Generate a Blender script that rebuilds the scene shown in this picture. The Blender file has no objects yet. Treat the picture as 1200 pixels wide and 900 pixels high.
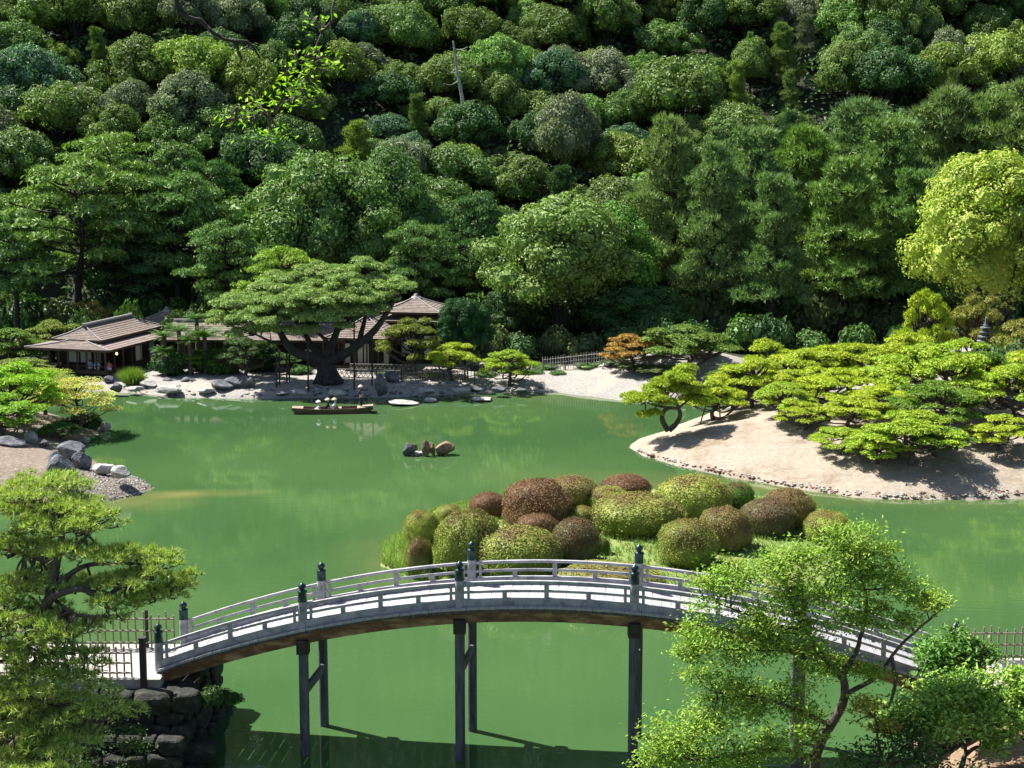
import bpy, math, random
import numpy as np
from mathutils import Vector, Matrix

# ------------------------------------------------------------------ camera, world, sun
sc = bpy.context.scene
F, PITCH, CH = 1920.0, math.radians(9.0), 23.4
cam = bpy.data.cameras.new('camera'); cam.lens = 57.6; cam.sensor_width = 36; cam.clip_start = .5; cam.clip_end = 4000
camo = bpy.data.objects.new('camera', cam); sc.collection.objects.link(camo)
camo.location = (0, 0, CH); camo.rotation_euler = (math.radians(90) - PITCH, 0, 0)
sc.camera = camo
SUN_EL = math.radians(53); SUN_DIR_XY = (-0.86, 0.51)      # towards the sun: from the left, a little beyond the pond
w = bpy.data.worlds.new('World'); sc.world = w; w.use_nodes = True
nt = w.node_tree; bg = nt.nodes['Background']
sky = nt.nodes.new('ShaderNodeTexSky'); sky.sky_type = 'NISHITA'; sky.sun_disc = False
sky.sun_elevation = SUN_EL
sky.sun_rotation = math.atan2(SUN_DIR_XY[0], SUN_DIR_XY[1])
nt.links.new(sky.outputs[0], bg.inputs[0]); bg.inputs[1].default_value = 0.056
sun = bpy.data.lights.new('sun', 'SUN'); sun.energy = 5.0; sun.angle = math.radians(.5); sun.color = (1, .955, .87)
suno = bpy.data.objects.new('sun', sun); sc.collection.objects.link(suno)
sd = Vector((SUN_DIR_XY[0]*math.cos(SUN_EL), SUN_DIR_XY[1]*math.cos(SUN_EL), math.sin(SUN_EL)))
suno.rotation_euler = sd.to_track_quat('Z', 'Y').to_euler()
sc.view_settings.view_transform = 'Standard'; sc.view_settings.look = 'None'; sc.view_settings.gamma = 1
sc.view_settings.exposure = 1.34
sc.cycles.max_bounces = 5; sc.cycles.transparent_max_bounces = 4
sc.cycles.diffuse_bounces = 3; sc.cycles.glossy_bounces = 2; sc.cycles.transmission_bounces = 2
sc.cycles.use_adaptive_sampling = True

# ------------------------------------------------------------------ helpers
rng = np.random.default_rng(11); random.seed(5)
COL = sc.collection

def W(u, v, D):
    """photo pixel and distance along +Y -> point"""
    cp, sp = math.cos(PITCH), math.sin(PITCH)
    dx, dy, dz = u - 600, F*cp + (450-v)*sp, -F*sp + (450-v)*cp
    t = D/dy
    return np.array((t*dx, D, CH + t*dz))
def G(u, v, z=0.0):
    cp, sp = math.cos(PITCH), math.sin(PITCH)
    dx, dy, dz = u - 600, F*cp + (450-v)*sp, -F*sp + (450-v)*cp
    t = (z-CH)/dz
    return np.array((t*dx, t*dy, z))
def PPM(D, z=3.0):
    return F/(D*math.cos(PITCH) + (CH-z)*math.sin(PITCH))
def XU(u, D, z=3.0):
    return (u-600)/PPM(D, z)

class MB:
    def __init__(s): s.v = []; s.f = []; s.n = 0; s.m = []; s.sm = []
    def add(s, v, f, mi=0, smooth=False):
        v = np.asarray(v, float).reshape(-1, 3)
        f = np.asarray(f, int)
        s.v.append(v); s.f.append(f + s.n); s.n += len(v); s.m.append(mi); s.sm.append(smooth)
    def box(s, c, size, rz=0.0, mi=0, M=None):
        a, b, h = [q/2 for q in size]
        v = np.array([(x, y, z) for x in (-a, a) for y in (-b, b) for z in (-h, h)])
        if M is not None: v = v @ np.array(M).T
        elif rz:
            c_, s_ = math.cos(rz), math.sin(rz)
            v = v @ np.array([[c_, s_, 0], [-s_, c_, 0], [0, 0, 1]])
        s.add(v + np.asarray(c, float), [(0,1,3,2),(4,6,7,5),(0,4,5,1),(2,3,7,6),(0,2,6,4),(1,5,7,3)], mi)
    def beam(s, p, q, wd, ht, mi=0):
        p, q = np.asarray(p, float), np.asarray(q, float)
        d = q-p; L = np.linalg.norm(d); d = d/L
        up = np.array((0, 0, 1.)) if abs(d[2]) < .95 else np.array((0, 1., 0))
        sx = np.cross(d, up); sx /= np.linalg.norm(sx); uz = np.cross(sx, d)
        s.box((p+q)/2, (L, wd, ht), M=np.column_stack((d, sx, uz)), mi=mi)
    def tube(s, P, R, k=7, mi=0, cap=True, smooth=True):
        P = np.asarray(P, float); R = np.broadcast_to(np.asarray(R, float), (len(P),))
        T = np.gradient(P, axis=0); T /= np.linalg.norm(T, axis=1)[:, None]+1e-9
        ref = np.array((.13, .31, .94)) if abs(T[0][2]) < .9 else np.array((.9, .3, .1))
        A = np.cross(T, ref); A /= np.linalg.norm(A, axis=1)[:, None]+1e-9
        B = np.cross(T, A)
        th = np.arange(k)*2*math.pi/k
        V = P[:, None] + R[:, None, None]*(np.cos(th)[None, :, None]*A[:, None] + np.sin(th)[None, :, None]*B[:, None])
        n = len(P)
        fs = [(i*k+j, i*k+(j+1) % k, (i+1)*k+(j+1) % k, (i+1)*k+j) for i in range(n-1) for j in range(k)]
        s.add(V.reshape(-1, 3), fs, mi, smooth)
        if cap:
            for i in (0, n-1):
                vv = np.vstack((V[i], P[i:i+1]))
                s.add(vv, [(j, (j+1) % k, k) for j in range(k)], mi, smooth)
    def lathe(s, c, prof, k=12, mi=0):
        th = np.arange(k)*2*math.pi/k
        V = np.array([(c[0]+r*math.cos(t), c[1]+r*math.sin(t), c[2]+z) for r, z in prof for t in th])
        fs = [(i*k+j, i*k+(j+1) % k, (i+1)*k+(j+1) % k, (i+1)*k+j) for i in range(len(prof)-1) for j in range(k)]
        s.add(V, fs, mi, True)
    def mesh(s, name, mats):
        me = bpy.data.meshes.new(name)
        V = np.vstack(s.v); me.vertices.add(len(V)); me.vertices.foreach_set('co', V.ravel())
        loops = np.concatenate([f.ravel() for f in s.f])
        tot = np.concatenate([np.full(len(f), f.shape[1]) for f in s.f])
        mi = np.concatenate([np.full(len(f), m) for f, m in zip(s.f, s.m)])
        sm = np.concatenate([np.full(len(f), x) for f, x in zip(s.f, s.sm)])
        st = np.concatenate(([0], np.cumsum(tot)[:-1]))
        me.loops.add(len(loops)); me.loops.foreach_set('vertex_index', loops.astype(np.int32))
        me.polygons.add(len(tot)); me.polygons.foreach_set('loop_start', st.astype(np.int32))
        try: me.polygons.foreach_set('loop_total', tot.astype(np.int32))
        except Exception: pass
        me.polygons.foreach_set('material_index', mi.astype(np.int32))
        me.polygons.foreach_set('use_smooth', sm.astype(bool))
        me.update(calc_edges=True)
        for m in (mats if isinstance(mats, (list, tuple)) else [mats]): me.materials.append(m)
        return me
    def obj(s, name, mats, parent=None, loc=None):
        o = bpy.data.objects.new(name, s.mesh(name, mats)); COL.objects.link(o)
        if parent is not None: o.parent = parent
        if loc is not None: o.location = loc
        return o

def link(name, me, parent=None, loc=(0, 0, 0), rz=0, color=None):
    o = bpy.data.objects.new(name, me); COL.objects.link(o); o.parent = parent
    o.location = loc; o.rotation_euler = (0, 0, rz)
    if color is not None: o.color = (*(np.array(color)*TINT), 1)
    return o
TINT = np.array((1.62, 1.66, 1.55))     # real leaf tints of the wood (greener than the first sampling)
def tag(o, label=None, cat=None, group=None, kind=None):
    if label: o['label'] = label
    if cat: o['category'] = cat
    if group: o['group'] = group
    if kind: o['kind'] = kind
    return o
def empty(name, loc=(0, 0, 0), rz=0, label=None, cat=None, group=None, scale=None):
    o = bpy.data.objects.new(name, None); COL.objects.link(o); o.location = tuple(loc); o.rotation_euler = (0, 0, rz)
    if scale is not None: o.scale = scale
    return tag(o, label, cat, group)
def plant(kind, proto, loc, rz, scale, label, cat, group, color, color2=None):
    """a tree: an Empty at its foot with its trunk and crown (mesh data shared between look-alikes)"""
    r = empty(kind, loc, rz, label, cat, group, scale)
    for nm, me in proto:
        link(nm, me, r, color=color)
    return r

def smooth(P, n=4, jit=0):
    P = np.asarray(P, float); out = []
    Q = np.vstack((2*P[0]-P[1], P, 2*P[-1]-P[-2]))
    for i in range(1, len(Q)-2):
        for t in np.arange(n)/n:
            a, b, c, d = Q[i-1], Q[i], Q[i+1], Q[i+2]
            out.append(.5*((2*b)+(-a+c)*t+(2*a-5*b+4*c-d)*t*t+(-a+3*b-3*c+d)*t**3))
    out.append(P[-1]); out = np.array(out)
    if jit: out[1:-1] += rng.normal(0, jit, out[1:-1].shape)
    return out
def unit(n, r=None):
    r = r or rng
    u = r.normal(size=(n, 3)); return u/np.linalg.norm(u, axis=1)[:, None]
def norm(a): return a/(np.linalg.norm(a, axis=1)[:, None]+1e-9)

def leaves(mb, P, N, size, aspect=.6, fold=.18, mi=0):
    n = len(P); size = np.broadcast_to(size, (n,))[:, None]*rng.uniform(.7, 1.3, (n, 1))
    T = norm(np.cross(N, unit(n))); B = np.cross(N, T)
    v = np.stack((P-T*size*.5, P+B*size*aspect*.5+N*size*fold, P+T*size*.5, P-B*size*aspect*.5+N*size*fold), 1)
    mb.add(v.reshape(-1, 3), np.arange(4*n).reshape(n, 4), mi)
def tufts(mb, P, A, K, L, wd, spread=.8, mi=0):
    n = len(P)
    P = np.repeat(P, K, 0); A = np.repeat(A, K, 0)
    d = norm(A + spread*unit(n*K)); sd_ = norm(np.cross(d, unit(n*K)))
    l = L*rng.uniform(.7, 1.2, (n*K, 1))
    v = np.stack((P-sd_*wd/2, P+sd_*wd/2, P+d*l), 1)
    mb.add(v.reshape(-1, 3), np.arange(3*n*K).reshape(-1, 3), mi)

def ico(sub):
    import bmesh
    bm = bmesh.new(); bmesh.ops.create_icosphere(bm, subdivisions=sub, radius=1)
    v = np.array([q.co[:] for q in bm.verts]); f = np.array([[q.index for q in p.verts] for p in bm.faces]); bm.free()
    return v, f
ICO = {i: ico(i) for i in (1, 2, 3, 4)}
def wave(P, sc_=1.0, seed=0):
    r = np.random.default_rng(seed); o = np.zeros(len(P))
    for k in range(5):
        d = r.normal(size=3); o += np.sin(P @ d*sc_*(1+.5*k)+r.uniform(0, 6))/(1+.5*k)
    return o/2.2

# ------------------------------------------------------------------ materials
def newmat(name):
    m = bpy.data.materials.new(name); m.use_nodes = True; t = m.node_tree
    return m, t, t.nodes['Principled BSDF'], t.nodes['Material Output']
def node(t, ty, **kw):
    n = t.nodes.new(ty)
    for k, v in kw.items(): setattr(n, k, v)
    return n
def ramp(t, fac, stops):
    r = node(t, 'ShaderNodeValToRGB'); e = r.color_ramp.elements
    while len(e) < len(stops): e.new(.5)
    for q, (p, c) in zip(e, stops): q.position = p; q.color = (*c, 1)
    t.links.new(fac, r.inputs[0]); return r.outputs[0]
def noise(t, scale, detail=4, coord='Object', rough=.6, vec_scale=None):
    tc = node(t, 'ShaderNodeTexCoord'); n = node(t, 'ShaderNodeTexNoise')
    n.inputs['Scale'].default_value = scale; n.inputs['Detail'].default_value = detail; n.inputs['Roughness'].default_value = rough
    if vec_scale:
        mp = node(t, 'ShaderNodeMapping'); mp.inputs['Scale'].default_value = vec_scale
        t.links.new(tc.outputs[coord], mp.inputs[0]); t.links.new(mp.outputs[0], n.inputs['Vector'])
    else: t.links.new(tc.outputs[coord], n.inputs['Vector'])
    return n.outputs['Fac']
def bump(t, p, h, strength=.5, dist=.05):
    b = node(t, 'ShaderNodeBump'); b.inputs['Strength'].default_value = strength; b.inputs['Distance'].default_value = dist
    t.links.new(h, b.inputs['Height']); t.links.new(b.outputs[0], p.inputs['Normal'])
def simple(name, c1, c2, scale=3, rough=.8, bs=.4, bd=.03, vec=None, coord='Object', metal=0, mid=None):
    m, t, p, o = newmat(name)
    n = noise(t, scale, 6, coord, .65, vec)
    st = [(.3, c1), (.7, c2)] if mid is None else [(.28, c1), (.5, mid), (.72, c2)]
    t.links.new(ramp(t, n, st), p.inputs['Base Color'])
    p.inputs['Roughness'].default_value = rough; p.inputs['Metallic'].default_value = metal
    if bs: bump(t, p, noise(t, scale*4, 5, coord, .6, vec), bs, bd)
    return m
def foliage(name, transl=.3, var=.45, patch=None, patch_scale=.8, hue=.02, top=False):
    m, t, p, o = newmat(name)
    oi = node(t, 'ShaderNodeObjectInfo'); ge = node(t, 'ShaderNodeNewGeometry')
    hs = node(t, 'ShaderNodeHueSaturation'); t.links.new(oi.outputs['Color'], hs.inputs['Color'])
    mr = node(t, 'ShaderNodeMapRange'); mr.inputs['To Min'].default_value = 1-var; mr.inputs['To Max'].default_value = 1+var
    t.links.new(ge.outputs['Random Per Island'], mr.inputs[0]); t.links.new(mr.outputs[0], hs.inputs['Value'])
    n = noise(t, 1.3, 3); mh = node(t, 'ShaderNodeMapRange')
    mh.inputs['From Min'].default_value = .3; mh.inputs['From Max'].default_value = .7
    mh.inputs['To Min'].default_value = .5-hue; mh.inputs['To Max'].default_value = .5+hue
    t.links.new(n, mh.inputs[0]); t.links.new(mh.outputs[0], hs.inputs['Hue'])
    colr = hs.outputs[0]
    if patch:
        mx = node(t, 'ShaderNodeMixRGB'); n2 = noise(t, patch_scale, 5)
        mm = node(t, 'ShaderNodeMath', operation='MULTIPLY_ADD'); t.links.new(ge.outputs['Random Per Island'], mm.inputs[0])
        mm.inputs[1].default_value = .35; t.links.new(n2, mm.inputs[2])
        if top:      # fresh bronze growth sits on the clipped tops
            tc = node(t, 'ShaderNodeTexCoord'); sx = node(t, 'ShaderNodeSeparateXYZ'); t.links.new(tc.outputs['Object'], sx.inputs[0])
            m3 = node(t, 'ShaderNodeMath', operation='MULTIPLY_ADD'); t.links.new(sx.outputs[2], m3.inputs[0]); m3.inputs[1].default_value = .16; t.links.new(mm.outputs[0], m3.inputs[2]); mm = m3
        r = node(t, 'ShaderNodeMapRange'); r.inputs['From Min'].default_value = .70; r.inputs['From Max'].default_value = 1.0
        t.links.new(mm.outputs[0], r.inputs[0]); t.links.new(r.outputs[0], mx.inputs[0])
        t.links.new(colr, mx.inputs[1]); mx.inputs[2].default_value = (*patch, 1); colr = mx.outputs[0]
    t.links.new(colr, p.inputs['Base Color']); p.inputs['Roughness'].default_value = .55
    p.inputs['Specular IOR Level'].default_value = .22
    tr = node(t, 'ShaderNodeBsdfTranslucent'); ms = node(t, 'ShaderNodeMixShader'); ms.inputs[0].default_value = transl
    g = node(t, 'ShaderNodeMixRGB', blend_type='MULTIPLY'); g.inputs[0].default_value = 1; g.inputs[2].default_value = (1.2, 1.5, .5, 1)
    t.links.new(colr, g.inputs[1]); t.links.new(g.outputs[0], tr.inputs[0])
    t.links.new(p.outputs[0], ms.inputs[1]); t.links.new(tr.outputs[0], ms.inputs[2]); t.links.new(ms.outputs[0], o.inputs[0])
    return m

M_leaf = foliage('leaf_foliage', .2)
M_needle = foliage('pine_needles', .18, .42, hue=.012)
M_azalea = foliage('azalea_leaves', .15, .45, patch=(.15, .07, .035), patch_scale=.9, top=True)
M_fgneedle = foliage('yellow_tipped_needles', .25, .35, patch=(.62, .58, .22), patch_scale=1.3, hue=.01)
M_pale = foliage('pale_maple_leaves', .35, .35, patch=(.42, .25, .12), patch_scale=.6)
M_bark = simple('bark', (.035, .026, .02), (.13, .10, .08), 5, .9, .8, .05, (1, 1, .35))
M_barkdark = simple('dark_bark', (.012, .010, .009), (.06, .05, .045), 4, .9, .8, .05, (1, 1, .35))
M_rock = simple('rock', (.025, .030, .038), (.24, .24, .235), 1.6, .85, .8, .12, mid=(.10, .105, .125))
M_rockbrown = simple('brown_rock', (.06, .04, .03), (.42, .27, .17), 2.2, .85, .8, .1, mid=(.24, .14, .09))
M_rockpale = simple('pale_rock', (.20, .19, .18), (.52, .50, .46), 1.8, .85, .7, .08)
M_wallrock = simple('shade_toned_wall_stone', (.006, .007, .006), (.08, .08, .06), 1.5, .9, .9, .1, mid=(.018, .020, .015))  # stone toned darker, so the abutment's shade is put into its colour
M_wood = simple('weathered_white_wood', (.13, .13, .15), (.46, .45, .465), 1.9, .8, .4, .012, (1, 1, 1), mid=(.33, .325, .345))
M_plank = simple('bridge_plank', (.24, .24, .26), (.38, .37, .38), 1.2, .85, .35, .01, (6, 1, 1), 'Object')
M_girder = simple('brown_girder', (.03, .02, .015), (.40, .27, .14), 1.6, .85, .6, .02, (.6, 1, 2), mid=(.15, .075, .035))
M_leg = simple('grey_weathered_post', (.03, .034, .045), (.13, .13, .15), 2.0, .85, .6, .02, (4, 4, .5))
M_darkwood = simple('dark_wood', (.010, .008, .008), (.035, .025, .02), 4, .7, .3, .01, (2, 2, .5))
M_teawood = simple('brown_building_wood', (.03, .018, .012), (.12, .07, .045), 5, .7, .3, .01, (3, 3, .5))
M_bronze = simple('green_black_bronze', (.006, .022, .026), (.02, .055, .06), 6, .35, .2, .005, metal=.4)
M_shoji = simple('paper_screen', (.62, .60, .55), (.75, .73, .68), 5, .9, 0)
M_bamboo = simple('bamboo', (.13, .10, .07), (.29, .24, .18), 6, .6, .2, .005, (2, 2, .3))
M_palefence = simple('pale_bamboo', (.20, .19, .17), (.36, .34, .31), 6, .7, .1, .005)
M_navy = simple('navy_cloth', (.006, .01, .035), (.012, .02, .06), 20, .9, .2, .004)
M_white = simple('white_cloth', (.62, .62, .66), (.78, .78, .8), 15, .9, .2, .004)
M_straw = simple('straw_hat', (.55, .45, .30), (.74, .64, .46), 30, .8, .3, .004)
M_blackcloth = simple('black_cloth', (.01, .01, .012), (.03, .03, .03), 20, .9, .2, .004)
M_bluecloth = simple('pale_blue_cloth', (.30, .42, .62), (.42, .52, .70), 20, .9, .2, .004)
M_redcloth = simple('red_cloth', (.45, .06, .05), (.55, .09, .07), 20, .9, .2, .004)
M_skin = simple('skin', (.45, .27, .19), (.55, .34, .25), 12, .6, .1, .002)
M_boat = simple('boat_wood', (.06, .032, .018), (.16, .095, .055), 2, .6, .3, .01, (.6, 4, 4))
M_deckwood = simple('pale_boat_deck', (.22, .17, .12), (.34, .27, .20), 2, .7, .2, .01, (.6, 4, 4))

def ground_mat(name, stops, scale, bs=.5, bd=.04, grass=None, gscale=.25, glo=.5, ghi=.62):
    m, t, p, o = newmat(name)
    c = ramp(t, noise(t, scale, 8, 'Object', .75), stops)
    if grass:
        mx = node(t, 'ShaderNodeMixRGB'); mr = node(t, 'ShaderNodeMapRange')
        mr.inputs['From Min'].default_value = glo; mr.inputs['From Max'].default_value = ghi
        t.links.new(noise(t, gscale, 7, 'Object', .7), mr.inputs[0]); t.links.new(mr.outputs[0], mx.inputs[0])
        t.links.new(c, mx.inputs[1])
        t.links.new(ramp(t, noise(t, 6, 4), [(.3, grass[0]), (.7, grass[1])]), mx.inputs[2]); c = mx.outputs[0]
    t.links.new(c, p.inputs['Base Color']); p.inputs['Roughness'].default_value = .95
    bump(t, p, noise(t, scale*3, 8, 'Object', .7), bs, bd)
    return m
M_sand = ground_mat('pale_raked_sand', [(.3, (.20, .165, .125)), (.5, (.29, .245, .195)), (.7, (.40, .35, .29))], 3.5, .8, .06,
                    grass=((.12, .08, .045), (.24, .18, .11)), gscale=.28, glo=.50, ghi=.70)
M_gravel = ground_mat('shore_gravel', [(.3, (.14, .135, .135)), (.5, (.28, .265, .245)), (.7, (.42, .395, .365))], 5, .9, .08,
                      grass=((.30, .27, .22), (.40, .36, .30)), gscale=.3)
M_leftshore = ground_mat('brown_shore_soil', [(.3, (.075, .055, .035)), (.5, (.17, .135, .10)), (.7, (.32, .28, .24))], 4, .9, .06)
M_grass = ground_mat('islet_grass', [(.3, (.06, .12, .02)), (.5, (.13, .20, .04)), (.7, (.20, .24, .07))], 3, .8, .05,
                     grass=((.28, .24, .09), (.36, .30, .14)), gscale=.35, glo=.5, ghi=.7)
M_soil = ground_mat('reddish_soil', [(.3, (.10, .06, .035)), (.5, (.20, .13, .08)), (.7, (.32, .23, .15))], 3, .8, .05)
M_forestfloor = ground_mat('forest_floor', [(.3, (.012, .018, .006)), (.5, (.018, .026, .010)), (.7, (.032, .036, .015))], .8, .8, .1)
M_path = ground_mat('pale_path', [(.3, (.26, .24, .22)), (.5, (.34, .32, .29)), (.7, (.42, .39, .36))], 6, .5, .02)

def water_mat():
    m, t, p, o = newmat('green_pond_water')
    c = ramp(t, noise(t, .035, 3, 'Object', .5), [(.35, (.036, .088, .030)), (.65, (.060, .118, .040))])
    tc0 = node(t, 'ShaderNodeTexCoord'); wn = node(t, 'ShaderNodeTexNoise'); wn.inputs['Scale'].default_value = .35; t.links.new(tc0.outputs['Object'], wn.inputs['Vector'])
    # shallows where the sandy bottom shows through the murk: off the left spit, along the peninsula and by the islet
    for (cu, cv, rx_, ry_, am) in ((215, 579, 6.5, 1.6, .75), (150, 590, 6.0, 3.0, .5), (900, 573, 22, 4.5, .4), (500, 655, 6, 9, .35), (700, 462, 9, 5, .35)):
        g0 = G(cu, cv); mp0 = node(t, 'ShaderNodeMapping', vector_type='TEXTURE'); mp0.inputs['Location'].default_value = (g0[0], g0[1], 0); mp0.inputs['Scale'].default_value = (rx_, ry_, 1)
        mp0.inputs['Rotation'].default_value = (0, 0, -.25 if cu == 900 else .12)
        gr = node(t, 'ShaderNodeTexGradient', gradient_type='SPHERICAL'); t.links.new(tc0.outputs['Object'], mp0.inputs[0]); t.links.new(mp0.outputs[0], gr.inputs[0])
        mu = node(t, 'ShaderNodeMath', operation='MULTIPLY'); t.links.new(gr.outputs['Fac'], mu.inputs[0]); t.links.new(wn.outputs['Fac'], mu.inputs[1])
        m2 = node(t, 'ShaderNodeMath', operation='MULTIPLY', use_clamp=True); m2.inputs[1].default_value = am*2.2; t.links.new(mu.outputs[0], m2.inputs[0])
        mx = node(t, 'ShaderNodeMixRGB'); t.links.new(m2.outputs[0], mx.inputs[0]); t.links.new(c, mx.inputs[1]); mx.inputs[2].default_value = (.17, .17, .06, 1); c = mx.outputs[0]
    t.links.new(c, p.inputs['Base Color'])
    p.inputs['Roughness'].default_value = .035; p.inputs['IOR'].default_value = 1.40
    tc = node(t, 'ShaderNodeTexCoord')
    mp = node(t, 'ShaderNodeMapping'); mp.inputs['Scale'].default_value = (.55, 1.6, 1); t.links.new(tc.outputs['Object'], mp.inputs[0])
    n1 = node(t, 'ShaderNodeTexNoise'); n1.inputs['Scale'].default_value = 1.6; n1.inputs['Detail'].default_value = 3; t.links.new(mp.outputs[0], n1.inputs['Vector'])
    n2 = node(t, 'ShaderNodeTexNoise'); n2.inputs['Scale'].default_value = .10; n2.inputs['Detail'].default_value = 2; t.links.new(tc.outputs['Object'], n2.inputs['Vector'])
    mr = node(t, 'ShaderNodeMapRange'); mr.inputs['From Min'].default_value = .4; mr.inputs['From Max'].default_value = .7
    mr.inputs['To Min'].default_value = .06; mr.inputs['To Max'].default_value = .28; t.links.new(n2.outputs['Fac'], mr.inputs[0])
    b = node(t, 'ShaderNodeBump'); b.inputs['Distance'].default_value = .02; t.links.new(mr.outputs[0], b.inputs['Strength'])
    t.links.new(n1.outputs['Fac'], b.inputs['Height']); t.links.new(b.outputs[0], p.inputs['Normal'])
    return m
M_water = water_mat()

def roof_mat():
    m, t, p, o = newmat('shingle_roof')
    c = ramp(t, noise(t, 2.2, 7, 'Object', .75), [(.25, (.08, .060, .050)), (.5, (.185, .145, .125)), (.75, (.31, .26, .235))])
    t.links.new(c, p.inputs['Base Color']); p.inputs['Roughness'].default_value = .9
    bump(t, p, noise(t, 9, 6, 'Object', .7), .8, .04)
    return m
M_roof = roof_mat()
M_ridge = simple('pale_ridge_tiles', (.20, .19, .19), (.34, .33, .32), 5, .8, .3, .02)

# ------------------------------------------------------------------ terrain
def sdist(poly, X, Y):
    """signed distance to a polygon, positive inside"""
    P = np.asarray(poly)[:, :2]; d = np.full(X.shape, 1e9); ins = np.zeros(X.shape, bool)
    for i in range(len(P)):
        a, b = P[i], P[(i+1) % len(P)]
        e = b-a; t = np.clip(((X-a[0])*e[0]+(Y-a[1])*e[1])/(e@e+1e-9), 0, 1)
        d = np.minimum(d, np.hypot(X-a[0]-t*e[0], Y-a[1]-t*e[1]))
        c = ((a[1] > Y) != (b[1] > Y)) & (X < (b[0]-a[0])*(Y-a[1])/(b[1]-a[1]+1e-12)+a[0])
        ins ^= c
    return np.where(ins, d, -d)
def wob(X, Y, s=1.0, seed=1):
    r = np.random.default_rng(seed); o = 0
    for k in range(6):
        a = r.uniform(0, 6.3); f = s*(1+.8*k); o = o + np.sin((X*math.cos(a)+Y*math.sin(a))*f+r.uniform(0, 6))/(1+.6*k)
    return o/2.5
def poly(pts, z=0): return [G(u, v, z)[:2] for u, v in pts]
P_pen = poly([(735,524),(760,536),(800,547),(850,558),(900,567),(950,575),(1000,582),(1060,586),(1130,586),(1200,584),(1300,586),(1420,590)]) + \
        [np.array((70., 150.)), np.array((60., 150.))] + poly([(1000,468),(940,470),(880,474),(842,482),(815,492),(790,502),(760,512)])
P_far = poly([(-260,440),(-60,452),(60,455),(128,459),(180,463),(215,466),(300,467),(360,466),(420,467),(500,464),(560,461),(600,460),(650,459),(690,464),(730,470),(760,471),(800,467),(860,464),(940,462),(1100,462),(1500,462)]) + \
        [np.array((220., 215.)), np.array((-220., 215.))]
P_left = poly([(180,572),(166,580),(120,588),(60,593),(0,597),(-120,610),(-260,600),(-260,470),(0,476),(60,486),(112,500),(116,510),(97,517),(90,528),(106,540),(135,552),(160,561)])
P_isl = poly([(445,664),(452,645),(476,622),(505,600),(560,588),(650,580),(740,574),(850,577),(925,588),(985,606),(1012,628),(1002,660),(960,690),(850,702),(700,702),(600,692),(500,682)])
P_nearL = [np.array(q) for q in ((-60, 57.4), (-16.2, 57.6), (-12.3, 57.0), (-10.9, 58.6), (-11.0, 62.2), (-13, 63.6), (-20, 64.2), (-60, 66))]
P_nearL2 = [np.array(q) for q in ((-60, 30), (-17, 30), (-16.5, 50), (-17.0, 57.2), (-18, 58.5), (-60, 59))]
P_nearR = [np.array(q) for q in ((8.5, 30), (60, 30), (60, 66), (22, 62.5), (16.5, 62.3), (15.2, 60), (15.0, 56.5), (14, 54), (10.6, 51), (9.2, 46))]

def h_pen(X, Y):
    d = sdist(P_pen, X, Y) + wob(X, Y, .8, 3)*.25
    return np.where(d > 0, .12 + 3.0*(1-np.exp(-np.maximum(d, 0)/8.5)) + .12*wob(X, Y, .3, 4), d*.5)
def h_far(X, Y):
    d = sdist(P_far, X, Y) + wob(X, Y, .7, 5)*.3
    return np.where(d > 0, .1 + .75*(1-np.exp(-np.maximum(d, 0)/2.2)) + .01*d + .08*wob(X, Y, .35, 6)
                    + 1.9*np.exp(-(((X-16)/7)**2+((Y-150)/5)**2)) + 1.6*np.clip((X-38)/20, 0, 1)*np.clip(d/6, 0, 1), d*.5)
def h_left(X, Y):
    d = sdist(P_left, X, Y) + wob(X, Y, .9, 7)*.15
    return np.where(d > 0, .08 + 2.2*(1-np.exp(-np.maximum(d, 0)/7)) + .1*wob(X, Y, .5, 8), d*.5)
def h_isl(X, Y):
    d = sdist(P_isl, X, Y) + wob(X, Y, 1.1, 9)*.25
    return np.where(d > 0, .08 + .75*(1-np.exp(-np.maximum(d, 0)/2.5)) + .06*wob(X, Y, .8, 10), d*.5)
def h_nearL2(X, Y):
    d = sdist(P_nearL2, X, Y) + wob(X, Y, .9, 12)*.3
    return np.where(d > 0, .3 + 1.6*(1-np.exp(-np.maximum(d, 0)/3)) + .1*wob(X, Y, .8, 13), d*1.5)
def h_nearR(X, Y):
    d = sdist(P_nearR, X, Y) + wob(X, Y, .9, 14)*.2
    return np.where(d > 0, .3 + 2.7*(1-np.exp(-np.maximum(d, 0)/1.8)) + .08*wob(X, Y, .8, 15), d*1.5)
def h_hill(X, Y):
    r = np.maximum(Y - 178 - 6*np.sin(X/37.) - 4*np.sin(X/17.+2), 0)
    return .4 + .52*r*(1-np.exp(-r/14)) + 3.5*wob(X, Y, .035, 16)*np.clip(r/30, 0, 1)
def gz(x, y, fns=None):
    X, Y = np.array([float(x)]), np.array([float(y)])
    return float(max(f(X, Y)[0] for f in (fns or (h_pen, h_far, h_left, h_isl, h_hill))))
def terrain(name, fn, x0, x1, y0, y1, st, mat, cut=-.35, sty=None):
    nx, ny = int((x1-x0)/st)+1, int((y1-y0)/(sty or st))+1
    X, Y = np.meshgrid(np.linspace(x0, x1, nx), np.linspace(y0, y1, ny)); Z = fn(X, Y)
    idx = np.arange(nx*ny).reshape(ny, nx)
    q = np.stack((idx[:-1, :-1], idx[:-1, 1:], idx[1:, 1:], idx[1:, :-1]), -1).reshape(-1, 4)
    zz = Z.ravel(); keep = (zz[q].max(1) > cut); q = q[keep]
    used = np.unique(q); rm = np.zeros(nx*ny, int); rm[used] = np.arange(len(used))
    mb = MB(); V = np.stack((X.ravel(), Y.ravel(), np.maximum(zz, cut*3)), -1)[used]
    mb.add(V, rm[q], 0, True)
    return tag(mb.obj(name, mat), kind='structure')
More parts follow.
